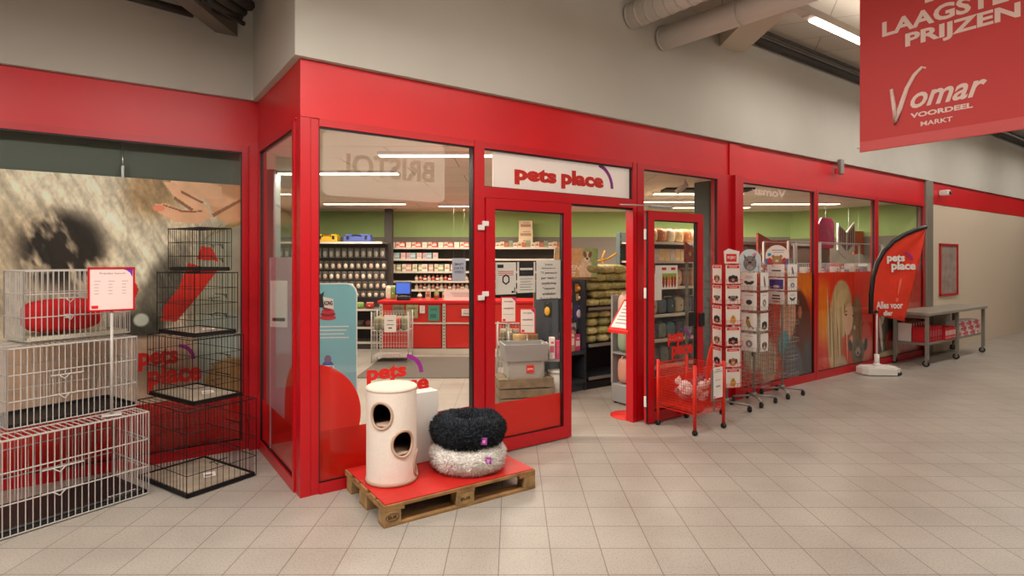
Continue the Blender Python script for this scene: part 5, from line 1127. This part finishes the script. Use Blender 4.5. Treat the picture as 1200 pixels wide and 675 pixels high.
# magazines and packs on the left bay
for k, (px, py, w_, h_, c1, c2, nm) in enumerate(((680, 337, .15, .1, (222, 140, 40), (240, 190, 90), 'orange'), (681, 348, .15, .09, (196, 150, 90), (230, 220, 190), 'tan'), (679, 366, .14, .19, (70, 70, 130), (216, 206, 220), 'blue'), (668, 340, .1, .26, (196, 36, 44), (226, 120, 110), 'red'), (669, 364, .08, .2, (214, 150, 120), (180, 60, 80), 'pink'), (672, 385, .12, .14, (200, 196, 180), (90, 70, 110), 'grey'))):
    s_, z_ = on_plane(px, py, GD+.1); put('hanging_pack', pack('hang', w_, .02, h_, c1, c2), F(s_, GD+.115, z_-h_/2), AZ, '%s hanging pack on the slate board of the left gondola bay' % nm, 'pet product', None)
for k in range(4):
    c = [(214, 60, 130), (230, 206, 196), (186, 150, 110), (206, 70, 120), (232, 190, 60), (196, 180, 160), (150, 120, 90)][k]
    put('pouch', pack('box', .09, .12, .22+.03*(k % 3), c, (232, 220, 210)), F(3.69+k*.098, GD+.12, .522), AZ, ['pink', 'white', 'tan', 'magenta', 'yellow', 'cream', 'brown'][k]+' carton on the lower shelf of the left gondola bay', 'pet product', 'cartons on the left gondola bay')
# dog poster lying tilted on top of the left bay
a = on_plane(648, 328, GD); b_ = on_plane(703, 294, GD)
t = T('dog_poster', 'tilted card poster with a pale dog on top of the dark gondola', 'poster', F(a[0], GD-.0, 1.475), AZ); w_ = b_[0]-a[0]-.05
def dogp(P):
    X, Z = P.X, P.Z; P.fill((198, 200, 160)); P.e(w_*.35, .22, w_*.4, .3, (214, 170, 120), soft=.7); P.e(w_*.9, .3, w_*.25, .3, (150, 176, 110), soft=.6)
    P.e(w_*.72, .12, .11, .18, (222, 200, 170), soft=.2); P.e(w_*.74, .30, .06, .07, (232, 216, 190), soft=.2); P.e(w_*.69, .33, .03, .045, (130, 90, 56), .4, .3); P.e(w_*.81, .33, .03, .045, (130, 90, 56), -.4, .3); P.e(w_*.745, .275, .02, .015, (50, 40, 34), soft=.4); P.mul(.88+.25*fbm(X*30, Z*30))
    P.r(0, w_, 0, .03, (130, 96, 60))
me = picture_mesh('dog_picture', 0, w_, 0, .42, 100, 60, dogp, .01)
for v in me.vertices: v.co.x += v.co.z*.28; v.co.y += v.co.z*.25
pb = link('poster_board', me, t); mb = MB(); add_text(mb, 'EVEN', .12, w_*.6, .12, .19, -.0, bold=.03, shear=.2); add_text(mb, 'BEST', .16, w_*.5, .04, .10, -.0, bold=.03, shear=.2)
mb.v = [(x+z*.28, z*.25-.003, z) for x, y, z in mb.v]; O('lettering', mb, mat('poster_cream', (240, 226, 200), .6), pb); O('easel', MB().bar((w_*.5, .2, 0), (w_*.5+.1, .1, .36), .006), WOOD, t)
# yellow climbing branches on top of the sacks
yp = loc_g(4.75, .40, 1.45)
t = T('climbing_rope', 'yellow bendy climbing branch rising behind the hay sacks', 'pet toy', yp, AZ); m = mat('rope_yellow', (216, 156, 40), .7)
mb = MB(); mb.tube([(-.42, 0, .22), (-.3, 0, .16), (-.12, -.02, .26), (.1, -.02, .30), (.3, 0, .38)], .014, 7); O('main_branch', mb, m, t)
for p in ([(-.05, 0, .03), (.05, 0, .16), (.0, .0, .30), (.06, 0, .42)], [(.08, 0, .0), (.12, .02, .14), (.3, .02, .2)], [(-.15, 0, .12), (.1, .03, .06), (.26, .02, .12)]): O('side_branch', MB().tube(p, .012, 6), m, t)
O('foot', MB().bbox(-.14, .14, .0, .06, 0, .02, .004).bar((0, .03, .02), (0, .0, .1), .012, 6).bar((-.02, .0, .08), (-.12, 0, .25), .012, 6), m, t)
# ---- tall unit behind the right leaf
t = shelf_unit('tall_gondola', 'tall pale shop shelving packed with pet food, behind the folded-back door', F(5.16, GD+.02), AZ, 1.72, .5, [.16, .55, .92, 1.33, 1.72, 2.0], 2.15, mat('gondola_teal', (92, 106, 104), .7), SHW, sides=None)
for r_, (z, hh, kd, cs, wd) in enumerate([(2.0, .22, 'bag', [(214, 196, 160), (206, 180, 130), (190, 110, 60)], .2), (1.72, .18, 'box', [(232, 218, 190), (240, 214, 120), (206, 206, 210)], .12), (1.33, .28, 'bag', [(190, 150, 110), (206, 180, 150), (150, 110, 80)], .19), (.92, .26, 'bag', [(70, 84, 96), (196, 184, 150), (96, 110, 120)], .2), (.55, .26, 'bag', [(84, 110, 116), (60, 80, 92), (120, 130, 120)], .2), (.16, .3, 'bag', [(110, 120, 116), (80, 90, 90)], .22)]):
    k = 0; x = .14
    while x < 1.62:
        nm = ['top', 'second', 'third', 'fourth', 'fifth', 'lowest'][r_]
        put('food_bag' if kd == 'bag' else 'food_carton', pack(kd, wd*.94, .2, hh, cs[k % len(cs)], cs[(k+1) % len(cs)]), F(5.16+x, GD+.16, z+.001), AZ, 'pet food pack on the %s shelf of the tall shelving' % nm, 'pet product', 'pet food on the %s shelf of the tall shelving' % nm); x += wd; k += 1
# ---- red leaflet stand just inside the doorway
q = at(739, 490, 6.40)
t = T('leaflet_stand', 'red stand with a round foot and a tilted white notice, inside the doorway', 'stand', (q.x-.01, 6.42, 0), R(-50))
O('foot', MB().lathe([(.21, 0), (.21, .008), (0, .012)], 32), LOGO, t); O('pole', MB().box(-.03, .03, -.02, .02, .01, 1.05), LOGO, t)
mb = MB(); mb.add([(-.14, -.2, .96), (.14, -.2, .96), (.14, .08, 1.28), (-.14, .08, 1.28), (-.14, -.2, .93), (.14, -.2, .93), (.14, .11, 1.28), (-.14, .11, 1.28)], [(0, 1, 2, 3), (7, 6, 5, 4), (0, 4, 5, 1), (1, 5, 6, 2), (2, 6, 7, 3), (3, 7, 4, 0)]); bd = O('tilted_board', mb, LOGO, t)
mb = MB(); mb.add([(-.115, -.178, .99), (.115, -.178, .99), (.115, .058, 1.262), (-.115, .058, 1.262)], [(0, 1, 2, 3)]); 
sh = O('notice_sheet', mb, PAPER, t)
mb = MB()
for k in range(6): f = .15+.13*k; y = -.18+f*.236; z = .992+f*.272; mb.add([(-.08, y, z), (.08-.02*(k % 2), y, z), (.08-.02*(k % 2), y+.008, z+.009), (-.08, y+.008, z+.009)], [(0, 1, 2, 3)])
O('print', mb, mat('grey_ink', (150, 120, 122)), sh)
q2 = F(4.02, .62)
t = T('food_display', 'small grey stand with pale pet food bags behind the leaflet stand', 'display stand', q2, AZ); O('base_box', MB().bbox(-.14, .14, -.14, .14, .02, .24, .01), mat('crate_grey2', (150, 150, 148)), t); O('stand_back', MB().box(-.14, .14, .11, .14, .24, 1.3), mat('crate_grey2', (0, 0, 0)), t)
for k, z in enumerate((.24, .62, 1.0)):
    if k: O('shelf', MB().box(-.14, .14, -.12, .11, z-.02, z), mat('crate_grey2', (0, 0, 0)), t)
    put('food_bag', pack('bag', .25, .18, .34, [(206, 150, 130), (150, 170, 140), (216, 180, 160)][k], (226, 206, 190)), F(4.02, .61, z+.001), AZ, ['lowest', 'middle', 'topmost'][k]+' pet food bag on the small grey stand by the doorway', 'pet product', 'bags on the small grey stand')
for sx_ in (-.1, .1):
    for sy_ in (-.1, .1): O('foot', MB().lathe([(.02, 0), (.02, .02)], 10, (sx_, sy_, 0)), BLACK, t)
# ---- teal standee in the main window
sp = F(.40, .36); 
t = T('floor_standee', 'teal rounded floor display with dog toy drawings, inside the main window', 'display board', (-1.42, 4.95, 0), R(8))
a = at(417, 333, 4.95); TW_ = a.x+1.42; TZ = a.z; TL_ = -.36
pts = [(TL_, .0), (TW_, .0)]+[(TW_-.09+.09*math.cos(R(i*15)), TZ-.09+.09*math.sin(R(i*15))) for i in range(7)]+[(TL_+.09+.09*math.cos(R(90+i*15)), TZ-.09+.09*math.sin(R(90+i*15))) for i in range(7)]
TEAL = mat('teal_board', (128, 190, 200), .5); O('board', MB().prism(pts, 0, .03, 'xz'), TEAL, t); pts2 = [((x-(TW_+TL_)/2)*1.03+(TW_+TL_)/2, max(0, (z-TZ/2)*1.012+TZ/2)) for x, z in pts]; O('pale_edge', MB().prism(pts2, .008, .026, 'xz'), WHITE, t); O('foot', MB().box(TL_+.03, TW_-.03, -.1, .15, 0, .012), GREYM, t)
def tx_(px, py): p = at(px, py, 4.95); return (p.x+1.42, p.z)
x0, z0 = tx_(385, 372); mb = MB()
for k, (rr, zz) in enumerate(((.068, .0), (.062, .03), (.052, .055), (.04, .078))): mb.prism([(x0+rr*math.cos(a_*math.pi/8), z0+zz+.022*math.sin(a_*math.pi/8)) for a_ in range(16)], -.003-.001*k, 0, 'xz', 0 if k % 2 == 0 else 1)
mb.prism([(x0-.03, z0+.09), (x0-.04, z0+.18), (x0+.045, z0+.16), (x0+.05, z0+.07)], -.009, -.007, 'xz', 2); add_text(mb, 'KONG', x0-.03, x0+.04, z0+.105, z0+.145, -.01, 3, bold=.05)
mb.prism([(x0-.09, z0+.09), (x0-.085, z0+.19), (x0-.1, z0+.22), (x0-.08, z0+.205), (x0-.05, z0+.205), (x0-.03, z0+.225), (x0-.04, z0+.18), (x0-.03, z0+.09)], -.008, -.005, 'xz', 3); O('toy_drawing', mb, [mat('drawing_red', (196, 50, 62), .6), mat('drawing_dark_red', (150, 30, 44), .6), PAPER, INK], t)
x0, z0 = tx_(385, 430); mb = MB(); mb.prism([(x0+.05*math.cos(a_*math.pi/8), z0+.005+.055*math.sin(a_*math.pi/8)) for a_ in range(16)], -.003, 0, 'xz', 0); mb.prism([(x0+.03*math.cos(a_*math.pi/8), z0+.07+.035*math.sin(a_*math.pi/8)) for a_ in range(16)], -.004, 0, 'xz', 1)
mb.box(x0-.05, x0+.05, -.006, -.003, z0-.012, z0+.018, 2); add_text(mb, 'GRANDE', x0-.04, x0+.04, z0-.005, z0+.012, -.007, 3, bold=.03); O('jar_drawing', mb, [mat('drawing_blue', (60, 100, 176), .6), mat('drawing_violet', (130, 110, 140), .6), PAPER, INK], t)
mb = MB()
for zc in (383, 445):
    for k in range(4): x0, z0 = tx_(374, zc+k*4.3); mb.box(TL_+.06, TW_-.06-.02*(k % 3), -.001, 0, z0, z0+.008)
O('small_print', mb, PAPER, t)
# things behind the return window
t = T('umbrella_basket', 'dark wire stand with leads near the corner behind the return window', 'display stand', (-2.22, 5.75, 0)); mb = MB()
for k in range(14): a_ = k*math.pi/7; mb.bar((.12*math.cos(a_), .12*math.sin(a_), .02), (.16*math.cos(a_), .16*math.sin(a_), .95), .004)
for z in (.04, .5, .9): mb.tube([(.14*math.cos(a_*.5), .14*math.sin(a_*.5), z) for a_ in range(12)], .005, 5)
O('wire_body', mb, BLACKW, t); O('foot', MB().lathe([(.15, 0), (.15, .02), (0, .02)], 20), BLACK, t); O('sign_card', MB().box(-.05, .08, -.17, -.165, .88, 1.1), PAPER, t)
for k in range(5): a_ = k*1.26; put('dog_lead', MB().tube([(0, 0, 0), (.02, .01, .3), (.0, 0, .75), (.03, .0, .9)], .01, 5).mesh('lead', [mat('lead_%d' % k, [(90, 70, 50), (110, 90, 60), (60, 60, 70), (120, 60, 50), (80, 90, 70)][k], .7)]), (-2.22+.07*math.cos(a_), 5.75+.07*math.sin(a_), .021), a_, 'dog lead upright in the dark wire stand behind the return window', 'dog lead', 'leads in the dark wire stand')
t = T('display_pillar', 'narrow display with pink and white packs behind the return window', 'display stand', (-1.98, 5.0, 0), R(-12)); O('stand_body', MB().bbox(-.12, .12, -.03, .1, 0, 1.75, .01), mat('standee_mauve', (176, 140, 150), .6), t); O('notice_sheet', MB().box(-.1, .06, -.036, -.03, 1.15, 1.55), PAPER, t); O('print', MB().lathe([(.02, 0), (.04, 0), (.04, .004), (.02, .004)], 16, (0, 0, 0)).box(-.08, .04, -.037, -.036, 1.2, 1.23), INK, t)
# ---- behind the right-hand windows, above the prints
def cage_table(s0, s1, d0, d1, zb, zt, label):
    t = T('display_cage', label, 'display cage', F(s0, d0), AZ); w_ = s1-s0; dp = d1-d0; mb = MB()
    for x in (0, w_):
        for y in (0, dp): mb.bbox(x-.015, x+.015, y-.015, y+.015, 0, zt, .003)
    O('frame', mb, WHITEW, t); mb = MB(); n = int(w_/.05)
    for y in (0, dp):
        for i in range(n+1): mb.bar((w_*i/n, y, zb), (w_*i/n, y, zb+.26), .003)
        for z in (zb, zb+.26): mb.bar((0, y, z), (w_, y, z), .006)
    for y in (0, dp): mb.bar((0, y, zt), (w_, y, zt), .01)
    mb.box(0, w_, 0, dp, zb, zb+.008); O('wire_sides', mb, WHITEW, t)
    for k in range(int(w_/.17)):
        put('boxed_toy', pack('box', .15, .18, .14+.05*(k % 3), [(206, 196, 190), (170, 60, 66), (120, 130, 160), (226, 206, 196)][k % 4], [(190, 60, 60), (230, 220, 210)][k % 2]), F(s0+.12+k*.17, d0+dp/2, zb+.01), AZ, 'boxed toy in the %s' % label, 'pet product', 'boxed toys in the '+label)
cage_table(5.95, 7.1, .45, .85, 1.42, 1.70, 'white wire cage above the person print')
cage_table(7.3, 8.2, .45, .85, 1.42, 2.02, 'white wire cage above the girl print'); cage_table(8.35, 10.6, .5, .9, 1.42, 2.02, 'long white wire cage at the far window')
FEST = mat('festive_red', (150, 52, 36), .6, noise=.5, nscale=14)
for s_, z0, z1, w_, nm in ((5.72, 1.7, 2.0, .6, 'small speckled red festive board behind the nearest print'), (7.55, 1.72, 2.18, 1.0, 'large speckled red festive board over the girl print')):
    t = T('festive_board', nm, 'display board', F(s_, 1.1, 0), AZ); O('board', MB().prism([(0, z0), (w_, z0), (w_, z1-.1), (w_*.4, z1-.12), (0, z1)], 0, .03, 'xz'), FEST, t); O('legs', MB().box(.03, .06, 0, .03, 0, z0).box(w_-.06, w_-.03, 0, .03, 0, z0), GREYM, t)
    for k in range(5): O('gold_star', MB().prism([((.1+k*w_*.18)+(.05 if a_ % 2 else .02)*math.cos(a_*R(36)), z0+.12+.05*(k % 2)+(.05 if a_ % 2 else .02)*math.sin(a_*R(36))) for a_ in range(10)], -.004, 0, 'xz'), mat('gold_print', (206, 150, 84), .5), t)
t = T('hanging_sign', 'magenta and white hanging sign shaped like an open book', 'sign', F(10.05, 1.0, 0), AZ)
O('magenta_board', MB().prism([(-.75, 1.95), (-.25, 1.95), (-.2, 2.05), (-.2, 2.4), (-.3, 2.5), (-.65, 2.5), (-.8, 2.35), (-.8, 2.05)], 0, .03, 'xz'), mat('magenta', (176, 40, 96), .5), t)
O('book_panel', MB().prism([(-.12, 2.42), (.2, 2.25), (.52, 2.46), (.52, 1.92), (.2, 1.74), (-.12, 1.92)], -.03, .0, 'xz'), WHITE, t)
mb = MB()
for sgn, xc in ((1, .04), (-1, .36)):
    for k in range(5): x = -.08+k*.055 if sgn > 0 else .24+k*.055; zt = 2.37-(x+.08)*.5 if sgn > 0 else 2.24+(x-.22)*.6; mb.box(x, x+.03, -.034, -.03, zt-.34, zt)
O('book_print', mb, mat('maroon', (110, 24, 44), .5), t); O('orange_board', MB().box(.6, 1.0, .02, .05, 1.85, 2.3), mat('orange_red_board', (214, 90, 40), .5), t); O('hanging_wire', MB().bar((-.5, .015, 2.5), (-.5, .015, ZC), .003).bar((.3, -.015, 2.3), (.3, -.015, ZC), .003).bar((.8, .03, 2.3), (.8, .03, ZC), .003), STEEL, t)
t = T('dark_display', 'dark low display wall behind the far windows', 'display', F(7.2, 1.5, 0), AZ); O('board', MB().box(0, 3.5, 0, .05, 0, 2.0), mat('display_brown', (92, 76, 64), .8), t); O('top_rail', MB().box(0, 3.5, -.03, .06, 2.0, 2.05), mat('display_grey', (116, 112, 104), .7), t); mb = MB(); add_text(mb, 'A SUP', .45, 1.0, 1.62, 1.8, -.003, bold=.04); O('lettering', mb, INK, t); O('pale_card', MB().box(.38, 1.1, -.002, 0, 1.56, 1.85), mat('display_grey', (0, 0, 0)), t)

# low stand left of the gondola end
t = T('low_stand', 'small grey stand with bags on top, over the white tub by the gondola end', 'stand', (.53, 7.14, 0), 0)
O('stand_top', MB().bbox(-.19, .12, -.16, .1, .5, .52, .004), mat('crate_grey2', (0, 0, 0)), t)
for x in (-.18, .11):
    for y in (-.15, .09): O('leg', MB().box(x-.008, x+.008, y-.008, y+.008, 0, .5), GREYM, t)
for k, (x, c, h_, nm) in enumerate(((-.13, (222, 196, 160), .2, 'cream'), (-.04, (226, 216, 210), .26, 'white'), (.04, (206, 60, 110), .22, 'pink'))):
    put('pouch', pack('box', .07, .1, h_, c, (200, 90, 110)), (.53+x, 7.1, .521), 0, '%s pouch on the low grey stand by the gondola end' % nm, 'pet product', None)
t = T('rolled_mat', 'rolled tan mat lying on the floor rack behind the grey plastic crate', 'mat', (.17, 7.62, .62), 0)
O('roll', MB().cyl((-.16, 0, .07), (.17, 0, .07), .07, 18), mat('roll_tan', (176, 146, 100), .9, noise=.2, nscale=18), t); O('roll_core', MB().cyl((-.165, 0, .07), (-.16, 0, .07), .03, 12), DARK, t)
t = T('floor_rack', 'low dark rack carrying a rolled tan mat behind the crates', 'rack', (.17, 7.62, 0), 0)
O('rack_top', MB().box(-.2, .2, -.1, .1, .6, .62), DARK, t)
for x in (-.19, .18): O('leg', MB().box(x, x+.015, -.1, .1, 0, .6), DARK, t)
q = F(3.588, GD+.2, .98); put('work_glove_pack', pack('hang', .16, .02, .2, (40, 40, 44), (226, 176, 50)), q, AZ-R(90), 'yellow and black gloves hanging on the end of the dark gondola', 'gloves', None)
